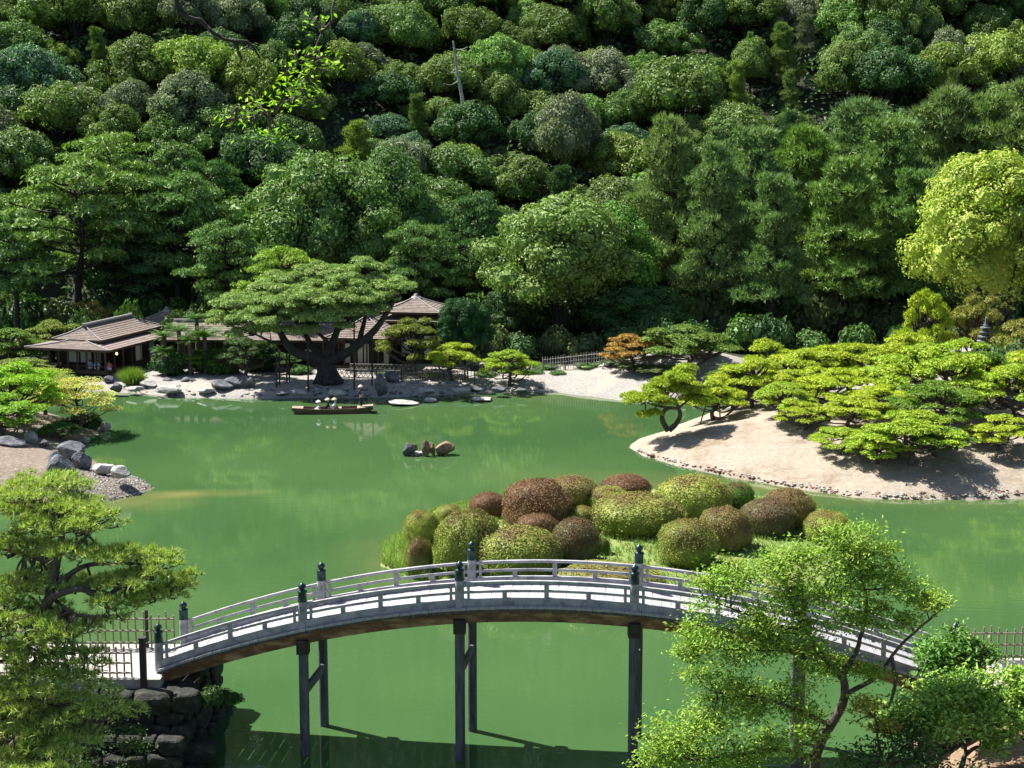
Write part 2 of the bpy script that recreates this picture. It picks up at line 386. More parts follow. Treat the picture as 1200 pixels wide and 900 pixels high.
terrain('peninsula', h_pen, 8, 75, 96, 152, .5, M_sand)
terrain('far_shore', h_far, -95, 120, 136, 200, .8, M_gravel)
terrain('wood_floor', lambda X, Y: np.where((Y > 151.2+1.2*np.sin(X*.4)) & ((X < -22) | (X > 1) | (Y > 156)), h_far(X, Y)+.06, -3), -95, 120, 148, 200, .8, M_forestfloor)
terrain('left_shore', h_left, -75, -22, 88, 140, .5, M_leftshore)
terrain('islet', h_isl, -9, 22, 74, 105, .35, M_grass)
terrain('left_bank', h_nearL2, -60, -11, 30, 60, .5, M_soil)
terrain('right_bank', h_nearR, 8, 60, 30, 67, .5, M_soil)
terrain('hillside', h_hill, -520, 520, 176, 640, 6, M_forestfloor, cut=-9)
mb = MB(); mb.add([(-1500, -300, 0), (1500, -300, 0), (1500, 230, 0), (-1500, 230, 0)], [(0, 1, 2, 3)])
tag(mb.obj('pond_water', M_water), kind='structure')
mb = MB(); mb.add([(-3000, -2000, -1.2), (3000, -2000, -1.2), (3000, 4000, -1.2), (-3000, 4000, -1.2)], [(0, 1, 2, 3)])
tag(mb.obj('ground', M_forestfloor), kind='structure')

# ------------------------------------------------------------------ tree builders (each returns [(part name, mesh), ...])
def lumpy_crown(mb, lumps, per_m2, leaf, core=.7, zmin=-.85, upbias=.1):
    for (c, r) in lumps:
        c = np.asarray(c, float); r = np.asarray(r, float)
        area = 4*math.pi*((r[0]*r[1])**1.6+(r[0]*r[2])**1.6+(r[1]*r[2])**1.6)**(1/1.6)/3**(1/1.6)
        n = int(area*per_m2); U = unit(int(n*1.5)); U = U[U[:, 2] > zmin][:n]
        R = rng.uniform(.80, 1.08, (len(U), 1))*(1+.16*wave(U*3, 1.2, rng.integers(1e6)))[:, None]
        P = c + U*r*R
        N = norm(U*1.1 + unit(len(U))*.36 + np.array((0, 0, upbias)))
        leaves(mb, P, N, leaf)
        if core:
            v, f = ICO[1 if r[0] < 2.5 else 2]
            mb.add(c + v*r*core*(1+.1*wave(v*3, 1., 3))[:, None], f, 0)
def limbs(mb, base, targets, r0, k=6, sag=.0, mi=0):
    for (s_, e, r) in targets:
        s_, e = np.asarray(s_, float), np.asarray(e, float); m = (s_+e)/2 + rng.normal(0, .08, 3)*np.linalg.norm(e-s_) + np.array((0, 0, sag))
        P = smooth([s_, m, e], 4); mb.tube(P, np.linspace(r, r*.35, len(P)), k, mi, cap=False)

def broadleaf(seed, R=4.2, Hc=5.2, trunk=3.5, nl=16, leaf=.34, dens=15, flat=.8, lr=(.17, .32)):
    global rng; keep = rng; rng = np.random.default_rng(seed)
    mb = MB(); lumps = []; tg = []
    cz = trunk + Hc*.5
    for i in range(nl):
        a = i*2.399+rng.uniform(-.3, .3); zt = 1-1.35*(i+.5)/nl
        rr = math.sqrt(max(0, 1-zt*zt)); q = rng.uniform(.66, .92)
        q *= 1+.20*math.sin(a*2+seed)+.14*math.sin(a*3+zt*4+seed*2); tp = 1-.45*max(zt, 0) if seed % 2 else 1.0; off = np.array((math.sin(seed), math.cos(seed)))*R*.18*zt; c = np.array((R*rr*q*tp*math.cos(a)+off[0], R*rr*q*tp*math.sin(a)+off[1], cz+zt*Hc*(.5 if seed % 2 else .4)+rng.uniform(-.45, .45)))
        s = R*rng.uniform(*lr); lumps.append((c, (s, s*rng.uniform(.8, 1.1), s*flat))); tg.append(((0, 0, trunk*.8), c, .12))
    lumps.append(((0, 0, cz-.3), (R*.62, R*.62, Hc*.32)))
    lumpy_crown(mb, lumps, dens, leaf)
    tb = MB(); P = smooth([(0, 0, -.6), (.15, .1, trunk*.5), (-.1, 0, trunk), (0, .1, cz)], 4); tb.tube(P, np.linspace(.32, .12, len(P)), 8, 0)
    limbs(tb, None, tg[:9], .1)
    rng = keep
    return [('trunk', tb.mesh('trunk', M_barkdark)), ('crown', mb.mesh('crown', M_leaf))]

def needle_pad(mb, c, r, tuft_n, L, wd, K=5, up=.9, spread=.75, under=.18, blade=.36, k2=3):
    """flat cloud pad of upright needle tufts with an uneven outline"""
    c = np.asarray(c, float); r = np.asarray(r, float)
    n = tuft_n; a = rng.uniform(0, 2*math.pi, n); q = np.sqrt(rng.uniform(0, 1, n))
    edge = 1+.18*np.sin(a*3+rng.uniform(0, 6))+.12*np.sin(a*7+rng.uniform(0, 6))
    x, y = q*edge*np.cos(a), q*edge*np.sin(a)
    z = np.sqrt(np.maximum(0, 1-q*q*.95)) - .35 + .18*np.sin(x*5+rng.uniform(0, 6))*np.cos(y*5+rng.uniform(0, 6))
    lo = rng.uniform(0, 1, n) < under; z = np.where(lo, z*.2-.25, z)
    P = c + np.stack((x, y, z), 1)*r
    A = norm(np.stack((x*.9, y*.9, np.where(lo, .25, up)), 1))
    m = n*2//5; tufts(mb, P[:m], A[:m], K, L, wd, spread)
    P2_, A2 = np.repeat(P[m:], k2, 0), np.repeat(A[m:], k2, 0); P2_ = P2_+rng.normal(0, L*.5, P2_.shape)*np.array((1, 1, .4))
    leaves(mb, P2_, norm(A2+unit(len(A2))*.28), L*1.05, blade, .1)

def layered_pine(seed, H=16, R=7, npads=34, K=4, n=150, L=.55, wd=.13, lo=.42, padr=(1.5, 2.8)):
    global rng; keep = rng; rng = np.random.default_rng(seed)
    cb, tb = MB(), MB()
    bx = rng.normal(0, .8, 2)
    spine = smooth([(0, 0, -.8), (bx[0]*.6, bx[1]*.6, H*.3), (-bx[0]*.4, bx[1], H*.6), (bx[0]*.3, 0, H*.95)], 6)
    tb.tube(spine, np.linspace(.42, .1, len(spine)), 8)
    for i in range(npads):
        t = (i+.5)/npads; h = H*(lo+(1-lo)*t**.85); env = R*(1-.0*t)*math.sqrt(max(.06, 1-((t-.15)/.9)**2))
        a = i*2.399+rng.uniform(-.4, .4); q = rng.uniform(.35, .95)
        s = rng.uniform(*padr)*(1-.25*t)
        c = np.array((math.cos(a)*env*q, math.sin(a)*env*q, h+rng.uniform(-.3, .3)))
        needle_pad(cb, c, (s, s*rng.uniform(.7, 1), s*.28), int(n*s*s/4), L, wd, K)
        j = spine[np.argmin(abs(spine[:, 2]-(h-1.2)))]
        limbs(tb, None, [(j, c-np.array((0, 0, .15)), .13)], .1, 5, -.1)
    rng = keep
    return [('trunk', tb.mesh('trunk', M_barkdark)), ('crown', cb.mesh('crown', M_needle))]

def tall_pine(seed, H=20, R=4.6, nb=120, lo=.25, K=5, L=.62, wd=.10):
    """upright pine: whorled boughs ending in brushes of needles"""
    global rng; keep = rng; rng = np.random.default_rng(seed)
    cb, tb = MB(), MB(); bx = rng.normal(0, .5, 2)
    spine = smooth([(0, 0, -1), (bx[0], bx[1], H*.35), (-bx[0]*.5, bx[1], H*.7), (0, 0, H*.99)], 6)
    tb.tube(spine, np.linspace(.40, .07, len(spine)), 8)
    for i in range(nb):
        t = (i+.5)/nb; h = H*(lo+(1-lo)*t); env = R*(1-t*.78)**.75*(.75+.25*math.sin(t*19+seed))
        a = i*2.399+rng.uniform(-.5, .5); q = rng.uniform(.45, 1.05)
        c = np.array((math.cos(a)*env*q, math.sin(a)*env*q, h+env*q*.12))
        s = rng.uniform(.65, 1.15)*(1-.3*t)
        nn = int(46*s*s); U = unit(nn); U[:, 2] = np.abs(U[:, 2])*.9-.15
        P = c + U*np.array((s, s, s*.55)); A = norm(U*.55+np.array((0, 0, .8)))
        tufts(cb, P, A, 5, L*1.25, wd*1.1, .4); Q = np.repeat(P, 3, 0)+rng.normal(0, .16, (len(P)*3, 3)); leaves(cb, Q, norm(np.repeat(A, 3, 0)*.5+np.repeat(U, 3, 0)*.8+unit(len(Q))*.35), .50, .24, .1)
        if i % 2 == 0:
            j = spine[np.argmin(abs(spine[:, 2]-(h-.8)))]; limbs(tb, None, [(j, c, .09)], .1, 4, .1)
    rng = keep
    return [('trunk', tb.mesh('trunk', M_barkdark)), ('crown', cb.mesh('crown', M_needle))]

def garden_pine(seed, R=3.0, H=4.0, npads=15, n=560, L=.20, wd=.045, K=5, tiers=3, bark=None):
    """low cloud-pruned pine, normalised to width 2R and height H"""
    global rng; keep = rng; rng = np.random.default_rng(seed)
    cb, tb = MB(), MB()
    lean = rng.uniform(-.5, .5, 2)
    spine = smooth([(0, 0, -.4), (lean[0]*.8+.25, lean[1]*.6, H*.22), (-lean[0]*.5-.2, lean[1], H*.45), (lean[0], 0, H*.8)], 5)
    tb.tube(spine, np.linspace(.20, .07, len(spine))*(R/3), 7)
    for i in range(npads):
        t = (i+.5)/npads; a = i*2.399+rng.uniform(-.4, .4)
        rad = R*.80*math.sqrt(max(0, 1-t**1.4))*rng.uniform(.8, 1.05)
        h = H*(.42+.53*t) + rng.uniform(-.12, .12)*H
        if i >= npads-1: rad = R*.1; h = H*.95
        s = R*rng.uniform(.15, .26)
        c = np.array((rad*math.cos(a), rad*math.sin(a), h))
        needle_pad(cb, c, (s, s*rng.uniform(.75, 1), s*.52), int(n*(s/1.0)**2), L, wd, K)
        j = spine[np.argmin(abs(spine[:, 2]-(h-.22*H)))]
        m = (j+c)/2+rng.normal(0, .18, 3)*R/3-np.array((0, 0, .1*H))
        P = smooth([j, m, c-np.array((0, 0, .1))], 4, .02*R/3); tb.tube(P, np.linspace(.085, .03, len(P))*R/3, 5, cap=False)
        for q in range(2):
            e = c+np.array((rng.uniform(-.6, .6)*s, rng.uniform(-.6, .6)*s, -.03)); tb.tube(smooth([P[len(P)//2], (P[-1]+e)/2, e], 3), np.linspace(.04, .015, 7)*R/3, 4, cap=False)
    rng = keep
    return [('trunk', tb.mesh('trunk', bark or M_bark)), ('crown', cb.mesh('crown', M_needle))]

def shrub(seed, leaf=.16, dens=60, nl=6, mat=None):
    global rng; keep = rng; rng = np.random.default_rng(seed); mb = MB(); lumps = [((0, 0, .45), (.7, .7, .5))]
    for i in range(nl):
        a = i*2.4; q = rng.uniform(.35, .6); s = rng.uniform(.32, .5)
        lumps.append(((q*math.cos(a), q*math.sin(a), rng.uniform(.3, .7)), (s, s, s*.8)))
    lumpy_crown(mb, lumps, dens, leaf, core=.8)
    rng = keep
    return [('foliage', mb.mesh('foliage', mat or M_leaf))]

# ------------------------------------------------------------------ the wooded hill
GREENS = {'olive': (.088, .125, .038), 'dark green': (.045, .085, .034), 'grey green': (.11, .13, .085), 'yellow green': (.14, .185, .045),
          'bright green': (.105, .175, .05), 'blue green': (.06, .11, .07), 'mid green': (.080, .125, .040)}
ORD = ['first', 'second', 'third', 'fourth', 'fifth', 'sixth', 'seventh', 'eighth', 'ninth', 'tenth', 'eleventh', 'twelfth', 'thirteenth', 'fourteenth',
       'fifteenth', 'sixteenth', 'seventeenth', 'eighteenth', 'nineteenth', 'twentieth'] + ['twenty-'+q for q in
       ('first', 'second', 'third', 'fourth', 'fifth', 'sixth', 'seventh', 'eighth', 'ninth')]
BL = [broadleaf(100+i, R=4.2+.3*(i % 3), Hc=5.2+.5*(i % 2), nl=36+4*(i % 3), flat=.78+.08*(i % 3)) for i in range(6)]
LP = [layered_pine(200+i, H=15, R=6.6) for i in range(3)]
TP = [tall_pine(300+i) for i in range(4)]
names = list(GREENS)
row = 0; D = 189.0
while D < 282:
    half = .335*D+3; step = 6.9; n = int(2*half/step); vis = 0
    for i in range(n+1):
        x = -half + i*step + (row % 2)*step*.5 + random.uniform(-1.6, 1.6); y = D+random.uniform(-2.2, 2.2)
        z = gz(x, y, (h_hill,))
        tone = random.choices(names, (32, 16, 11, 14, 7, 5, 24))[0]
        sc_ = random.choice((random.uniform(.66, .95), random.uniform(.92, 1.24))); vis += 1
        c = np.array(GREENS[tone])*random.uniform(.85, 1.2)
        pine = random.random() < (.07 if x < 20 else .22) and row < 9
        if pine: pr, nm, k, sc_ = random.choice(TP+LP[:1]), 'pine_tree', 'upright pine', sc_*.52
        else: pr, nm, k = random.choice(BL), 'broadleaf_tree', 'broadleaf tree'
        lab = '%s %s, %s from left in the %s row up the hill' % (tone, k, ORD[min(vis-1, 28)], ORD[row])
        r = plant(nm, pr, (x, y, z-.8-random.uniform(0, 1.6)), random.uniform(0, 6.28), (sc_*random.uniform(.85, 1.3), sc_*random.uniform(.85, 1.2), sc_*random.uniform(.8, 1.3)), lab, 'tree', 'trees on the wooded hillside', c).rotation_euler.rotate_axis('X', random.uniform(-.14, .14))
    D += 6.4; row += 1
# canopy of the hill above the frame, one mass
mb = MB(); 
n = 90000
X = rng.uniform(-330, 330, n); Y = 282+rng.uniform(0, 1, n)**1.2*330; Z = h_hill(X, Y)+5+3.2*np.abs(np.sin(X/4.1+2*np.sin(Y/9)))*np.abs(np.sin(Y/4.7+1.5*np.sin(X/11)))+rng.uniform(-1, 1, n)
leaves(mb, np.stack((X, Y, Z), 1), norm(unit(n)*.7+np.array((0, -.3, .8))), 2.6)
o = mb.obj('distant_wood', M_leaf); o.color = (.08, .15, .055, 1); tag(o, 'dense green wood covering the upper hillside', 'wood', kind='stuff')
mb = MB(); n = 70000
X = rng.uniform(-105, 105, n); Y = rng.uniform(181, 285, n); Z = h_hill(X, Y)+1.2+2.2*np.abs(np.sin(X/2.3+2*np.sin(Y/5)))*np.abs(np.sin(Y/2.7+1.5*np.sin(X/6)))+rng.uniform(-.6, .6, n)
leaves(mb, np.stack((X, Y, Z), 1), norm(unit(n)*.6+np.array((0, -.4, .8))), .75)
o = mb.obj('undergrowth', M_leaf); o.color = (.08, .14, .055, 1); tag(o, 'leafy undergrowth between the trees of the hill', 'undergrowth', kind='stuff')
# bare grey trunk standing out of the hillside canopy
p0 = W(543, 128, 222); p1 = W(536, 85, 221.5); p2 = W(531, 48, 221)
r = empty('dead_tree', p0-np.array((0, 0, 7)), 0, 'bare grey dead trunk standing up out of the hillside trees', 'tree')
mb = MB(); q0 = np.array(r.location)
mb.tube(smooth([(0, 0, 0), p0-q0, p1-q0, p2-q0], 4), np.linspace(.34, .12, 13), 7)
mb.obj('trunk', M_rockpale, r)
for e, s_ in (((520, 98), p1-np.array((0, 0, 1.2))), ((520, 80), p1), ((548, 55), p2-np.array((0, 0, 1))), ((556, 118), p0)):
    b = MB(); ee = W(*e, 221)-q0; b.tube(smooth([s_-q0, (s_-q0+ee)/2+np.array((0, 0, -.3)), ee], 4), np.linspace(.12, .04, 9), 5); b.obj('branch', M_rockpale, r)

# ------------------------------------------------------------------ big trees standing behind the pond
def big(protos, i, kind, u, D, vtop, wpx, h0, w0, tone, label, group='tall trees behind the pond', rz=None, cat='tree', base=None):
    x = XU(u, D); z = gz(x, D, (h_pen, h_far, h_left, h_isl)) if base is None else base
    if D > 178: z = max(z, gz(x, D, (h_hill,)))
    zt = W(u, vtop, D)[2]; sz = (zt-z)/h0; sx = wpx/PPM(D)/w0
    return plant(kind, protos[i % len(protos)], (x, D, z-.1), rz if rz is not None else random.uniform(0, 6.28), (sx, sx, sz), label, cat, group, tone)
LG = (.115, .175, .045); LG2 = (.085, .145, .045); DG = (.05, .10, .035)
for i, (u, D, vt, wp, c, lab) in enumerate([
    (20, 166, 248, 140, LG2, 'layered pine at the left edge behind the pavilion with the hip roof'),
    (92, 170, 192, 210, LG, 'broad layered pine with flat yellowish boughs, above the left pavilion'),
    (150, 173, 262, 130, DG, 'dark layered pine just behind the pointed roof of the left pavilion'),
    (212, 174, 205, 170, LG2, 'wide layered pine between the left pavilion and the long roof'),
    (268, 164, 262, 120, LG2, 'smaller layered pine above the long low roof'),
    (130, 182, 160, 190, LG, 'tallest layered pine of the left grove, with a pale rounded top'),
    (250, 184, 190, 120, (.05, .10, .03), 'layered pine at the back of the left grove'),
    (492, 168, 262, 110, LG2, 'layered pine behind the right pavilion roof'),
    (560, 176, 228, 110, (.05, .10, .035), 'layered pine left of the great round broadleaf tree')]):
    big(LP, i, 'layered_pine', u, D, vt, wp, 15, 15.5, c, lab, 'layered pines behind the pavilions')
BT = [broadleaf(150+i, R=6.5, Hc=13.0, trunk=1.5, nl=80, leaf=.34, dens=13, flat=.8, lr=(.17, .27)) for i in range(3)]
for i, (u, D, vt, wp, c, lab) in enumerate([
    (375, 176, 180, 190, (.10, .155, .050), 'great rounded evergreen behind the old pine, its crown high over the roofs'),
    (450, 182, 188, 150, (.085, .14, .05), 'rounded evergreen beside the great one, right of the old pine'),
    (300, 188, 228, 110, (.06, .10, .035), 'dark rounded evergreen between the pine grove and the great evergreen'),
    (655, 164, 228, 190, (.125, .175, .055), 'great round broadleaf tree with pale olive leaves behind the long fence'),
    (706, 170, 250, 140, (.085, .165, .035), 'bright green broadleaf tree against the right side of the olive one'),
    (745, 166, 330, 130, DG, 'dark low broadleaf tree behind the right end of the long fence'),
    (600, 166, 330, 90, (.035, .07, .022), 'dark broadleaf tree beneath the left side of the olive one')]):
    big(BT, i, 'broadleaf_tree', u, D, vt, wp, 14.3, 13.6, c, lab, 'rounded trees behind the pond')
for i, (u, D, vt, wp, c) in enumerate([
    (782, 176, 138, 110, (0.132, 0.171, 0.070)), (836, 170, 168, 100, (0.116, 0.163, 0.070)), (880, 178, 150, 120, (0.109, 0.163, 0.070)), (905, 165, 205, 100, (0.101, 0.155, 0.062)),
    (940, 182, 150, 120, LG), (985, 170, 185, 130, (0.116, 0.171, 0.054)), (1035, 178, 140, 140, (0.101, 0.155, 0.054)), (1070, 168, 200, 110, LG2),
    (1100, 186, 105, 130, (0.109, 0.147, 0.062)), (1150, 184, 112, 130, (0.109, 0.155, 0.054)), (1195, 180, 95, 130, (0.116, 0.155, 0.062)), (1000, 192, 118, 120, (0.093, 0.139, 0.062)), (1225, 170, 140, 100, LG2)]):
    big(TP, i, 'pine_tree', u, D, vt, wp*1.15, 20.3, 9.6, c, 'tall pine with upright needles, %s from left in the row right of the round tree' % ORD[i if i < 13 else 12], 'tall pines on the right')
CT = [broadleaf(160, R=6.2, Hc=15.2, trunk=1.4, nl=95, leaf=.28, dens=17, flat=.95, lr=(.16, .25))]
TINT = np.array((1.08, 1.12, 1.1))
big(CT, 0, 'camphor_tree', 1160, 152, 156, 205, 17.2, 12.6, (.32, .38, .07), 'large bright yellow green broadleaf tree at the right edge', None)
big(CT, 0, 'broadleaf_tree', 545, 153, 342, 64, 17.2, 12.6, (.028, .085, .028), 'compact dark green tree just right of the right pavilion roof', None, base=.5)
big(LP, 1, 'layered_pine', 330, 157, 291, 118, 15, 15.5, (.24, .34, .05), 'bright yellow green flat topped tree behind the old leaning pine', None, rz=1)
TINT = np.array((1.45, 1.5, 1.45))
# dark understorey along the foot of the wood
SH = [shrub(400+i) for i in range(4)]
k = 0; kk = {True: -1, False: -1}
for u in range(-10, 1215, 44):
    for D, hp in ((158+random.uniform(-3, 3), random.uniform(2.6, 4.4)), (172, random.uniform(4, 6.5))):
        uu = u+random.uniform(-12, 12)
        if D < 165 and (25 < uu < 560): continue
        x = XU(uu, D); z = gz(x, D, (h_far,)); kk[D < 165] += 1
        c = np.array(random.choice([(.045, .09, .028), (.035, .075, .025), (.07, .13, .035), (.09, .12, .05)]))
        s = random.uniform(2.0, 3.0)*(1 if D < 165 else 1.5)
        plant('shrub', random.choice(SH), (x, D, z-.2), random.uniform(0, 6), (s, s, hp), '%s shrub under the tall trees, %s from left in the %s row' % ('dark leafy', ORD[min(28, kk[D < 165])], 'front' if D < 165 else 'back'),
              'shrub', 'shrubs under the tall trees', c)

# ------------------------------------------------------------------ cloud-pruned pines
TINT = np.array((1.30, 1.25, 1.05))
GP = [garden_pine(500+i, npads=21+i % 3*3) for i in range(6)]
YG = (.29, .36, .035); YL = (.31, .385, .03); BG = (.24, .34, .035); MG = (.11, .18, .035); OL = (.20, .21, .055); OR = (.30, .19, .05)
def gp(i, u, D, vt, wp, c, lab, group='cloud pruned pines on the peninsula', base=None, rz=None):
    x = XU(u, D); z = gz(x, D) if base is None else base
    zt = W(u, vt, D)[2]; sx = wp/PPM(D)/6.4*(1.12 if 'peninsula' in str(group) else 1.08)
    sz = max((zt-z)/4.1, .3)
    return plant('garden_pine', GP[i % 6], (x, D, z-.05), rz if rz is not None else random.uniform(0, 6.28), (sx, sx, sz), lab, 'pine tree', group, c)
for a in [
    (1, 838, 122, 444, 92, YG, 'yellow green pruned pine with stakes, right of the pine with the ringed trunk'),
    (2, 880, 126, 420, 100, YG, 'pruned pine at the back left of the peninsula, behind the staked one'),
    (3, 918, 117, 448, 92, BG, 'vivid green pruned pine standing alone on the pale sand, left of centre'),
    (4, 945, 128, 408, 110, YG, 'pruned pine in the back row, left of the tallest one'),
    (5, 975, 120, 430, 110, YL, 'golden yellow pruned pine in the middle of the peninsula'),
    (0, 1000, 113, 462, 100, YG, 'pruned pine with golden tips nearest the sandy slope'),
    (1, 1005, 130, 402, 110, YG, 'pale pruned pine in the back row, left of the stone pagoda'),
    (2, 1045, 124, 418, 110, BG, 'bright green pruned pine in the middle row of the peninsula'),
    (3, 1068, 105.5, 482, 140, BG, 'green pruned pine nearest the water, over the dark shaded bank'),
    (4, 1095, 119, 402, 150, BG, 'widest vivid green pruned pine, right of centre on the peninsula'),
    (5, 1098, 112, 446, 130, (.12, .21, .03), 'deep green pruned pine behind the one nearest the water'),
    (0, 1060, 133, 388, 110, YG, 'low pruned pine at the back, left of the pagoda'),
    (1, 1180, 114, 428, 130, BG, 'deep green pruned pine at the right edge of the peninsula'),
    (2, 1172, 108, 488, 90, YG, 'low golden pruned pine on the shaded bank at the right edge'),
    (3, 1150, 124, 412, 110, (.09, .17, .03), 'pruned pine below the stone pagoda'),
    (4, 1082, 138, 338, 74, YG, 'tall pruned pine standing over the others, with pads in tiers'),
    (5, 1142, 141, 345, 90, OL, 'olive pruned pine behind the stone pagoda'),
    (0, 1192, 133, 372, 90, OL, 'olive pruned pine right of the stone pagoda'),
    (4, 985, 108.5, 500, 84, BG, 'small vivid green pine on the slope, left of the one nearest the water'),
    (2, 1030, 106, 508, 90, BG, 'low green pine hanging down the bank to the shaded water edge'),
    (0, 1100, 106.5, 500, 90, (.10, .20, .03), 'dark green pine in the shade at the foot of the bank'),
    (5, 940, 114, 470, 70, YG, 'low golden pine at the edge of the open sand'),
    (1, 935, 123, 432, 90, YG, 'pruned pine between the vivid green one and the golden one'),
    (5, 1035, 116, 450, 90, YL, 'golden pruned pine half hidden behind the one nearest the water'),
    (0, 965, 131, 404, 90, YL, 'golden pruned pine in the back row, middle of the peninsula'),
    (2, 1128, 128, 400, 100, BG, 'vivid green pruned pine just below the pagoda boulder'),
    (3, 1205, 121, 412, 110, YG, 'pruned pine cut by the right edge of the view'),
    (4, 860, 129, 425, 80, MG, 'darker pruned pine at the back left, over the channel'),
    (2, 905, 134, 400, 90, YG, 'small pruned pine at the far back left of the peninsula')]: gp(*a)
for a in [
    (3, 738, 147, 392, 86, OR, 'orange brown tipped pruned pine at the right end of the long fence'),
    (1, 808, 146, 380, 130, MG, 'wide green pruned pine beside the orange tipped one'),
    (4, 770, 150, 392, 70, MG, 'small green pruned pine behind the orange tipped one'),
    (5, 482, 149, 372, 92, (.16, .19, .05), 'pale pruned pine in front of the right pavilion'),
    (0, 530, 145, 400, 78, YG, 'bright pruned pine on the shore in front of the compact dark tree'),
    (2, 597, 144, 410, 78, BG, 'green pruned pine with forked trunk at the left end of the long fence'),
    (3, 235, 149, 410, 74, MG, 'pruned pine on the rocks right of the left pavilion'),
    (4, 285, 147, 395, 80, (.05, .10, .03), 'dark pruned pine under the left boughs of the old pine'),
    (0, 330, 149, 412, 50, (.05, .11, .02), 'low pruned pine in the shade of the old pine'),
    (1, 60, 156, 376, 100, (.14, .19, .03), 'pruned pine behind the left end of the hip roof'),
    (2, 12, 152, 385, 100, (.11, .19, .03), 'pruned pine at the left edge behind the pavilion'),
    (5, 108, 162, 352, 60, (.20, .19, .05), 'olive rounded pruned pine above the ridge of the left pavilion'),
    (3, 22, 146, 420, 110, (.14, .20, .04), 'pruned pine left of the open pavilion veranda')]:
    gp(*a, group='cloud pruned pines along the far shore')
# maples and shrubs of the left shore
def shb(i, u, D, vt, wp, c, lab, kind='shrub', cat='shrub', group=None, base=None, protos=None):
    x = XU(u, D); z = gz(x, D) if base is None else base; zt = W(u, vt, D)[2]; s = wp/PPM(D)/2.0
    return plant(kind, (protos or SH)[i % 4 if protos is None else i % len(protos)], (x, D, z-.1), random.uniform(0, 6), (s, s, max(.4, zt-z)), lab, cat, group, c)
gp(5, 18, 121, 424, 130, (.24, .40, .035), 'vivid lime green layered maple on the left shore', None)
gp(2, 2, 116, 462, 110, (.18, .33, .03), 'lower lime green maple at the left edge', None)
MP = [garden_pine(590, npads=16, n=10)]
def maple(seed, leaf=.17, pads=18):
    global rng; keep = rng; rng = np.random.default_rng(seed); cb, tb = MB(), MB(); R, H = 3., 4.
    spine = smooth([(0, 0, -.4), (.3, 0, 1), (-.1, .2, 2), (0, 0, 3.2)], 4); tb.tube(spine, np.linspace(.2, .06, len(spine)), 7)
    for i in range(pads):
        t = (i+.5)/pads; a = i*2.399; rad = R*.8*math.sqrt(1-t**1.4); h = H*(.35+.58*t); s = R*rng.uniform(.28, .42)
        c = np.array((rad*math.cos(a), rad*math.sin(a), h)); n = 330
        U = unit(n); U[:, 2] = U[:, 2]*.6+.3; leaves(cb, c+U*np.array((s, s, s*.33))*rng.uniform(.5, 1.05, (n, 1)), norm(unit(n)*.5+np.array((0, 0, 1))), leaf)
        limbs(tb, None, [(spine[np.argmin(abs(spine[:, 2]-h+1))], c, .06)], .1, 5)
    rng = keep; return [('trunk', tb.mesh('trunk', M_bark)), ('crown', cb.mesh('crown', M_pale))]
MPL = [maple(600), maple(601)]
for i, (u, D, vt, wp, c, lab) in enumerate([(90, 123, 440, 104, (.42, .42, .17), 'pale pinkish green maple leaning over the water by the left shore'),
                                            (52, 127, 428, 90, (.24, .32, .08), 'green and cream maple behind the lime green one')]):
    x = XU(u, D); z = max(gz(x, D), .2); zt = W(u, vt, D)[2]; s = wp/PPM(D)/6.4
    plant('maple_tree', MPL[i], (x, D, z), i*2., (s, s, (zt-z)/4.1), lab, 'tree', None, c)
shb(0, 105, 125, 482, 34, (.03, .07, .02), 'round clipped dark bush at the water edge of the left shore', base=.2)
shb(1, 84, 123.5, 486, 34, (.028, .06, .02), 'dark bush left of the round clipped one, under the maple', base=.3)
gp(4, 68, 119, 494, 60, (.06, .16, .03), 'small low pine among the rocks of the left shore', None)
for a in [(2, 55, 165, 378, 60, (.05, .10, .03), 'pale leafy bush behind the left pavilion, far left'), (3, 100, 158, 356, 50, (.05, .09, .03), 'leafy bush behind the left pavilion ridge'),
          (1, 215, 160, 360, 60, (.035, .075, .022), 'dark leafy bush behind the long low roof'), (0, 250, 161, 352, 60, (.06, .12, .022), 'green leafy bush behind the left end of the long low roof'),
          (2, 150, 160, 350, 46, (.07, .14, .03), 'light green bush above the pointed roof'), (3, 15, 150, 420, 60, (.10, .16, .03), 'light green bush left of the open veranda'),
          (1, 1175, 128, 400, 80, (.09, .15, .07), 'silvery green shrub below the stone pagoda'), (0, 855, 140, 428, 70, (.04, .08, .03), 'low dark shrub behind the back of the peninsula'),
          (2, 730, 149, 425, 60, (.06, .10, .05), 'greyish ground shrub on the sandy bank at the channel'), (3, 770, 146, 432, 90, (.08, .11, .05), 'wide low greyish shrub on the bank at the channel')]:
    shb(*a)

for i, (u0, v0, u1, v1, D_, lab) in enumerate([(834, 492, 838, 468, 121, 'left slanting stake under the staked pine at the channel'), (845, 494, 842, 466, 121, 'right slanting stake under the staked pine at the channel'), (820, 493, 828, 472, 120.5, 'leaning stake between the ring trunk pine and the staked pine')]):
    a_, b_ = W(u0, v0, D_), W(u1, v1, D_+.3); mb = MB(); mb.tube([a_-a_-(0, 0, .4), b_-a_], .05, 6); tag(mb.obj('support_pole', M_teawood, loc=tuple(a_)), lab, 'pole', 'stakes propping peninsula pines')
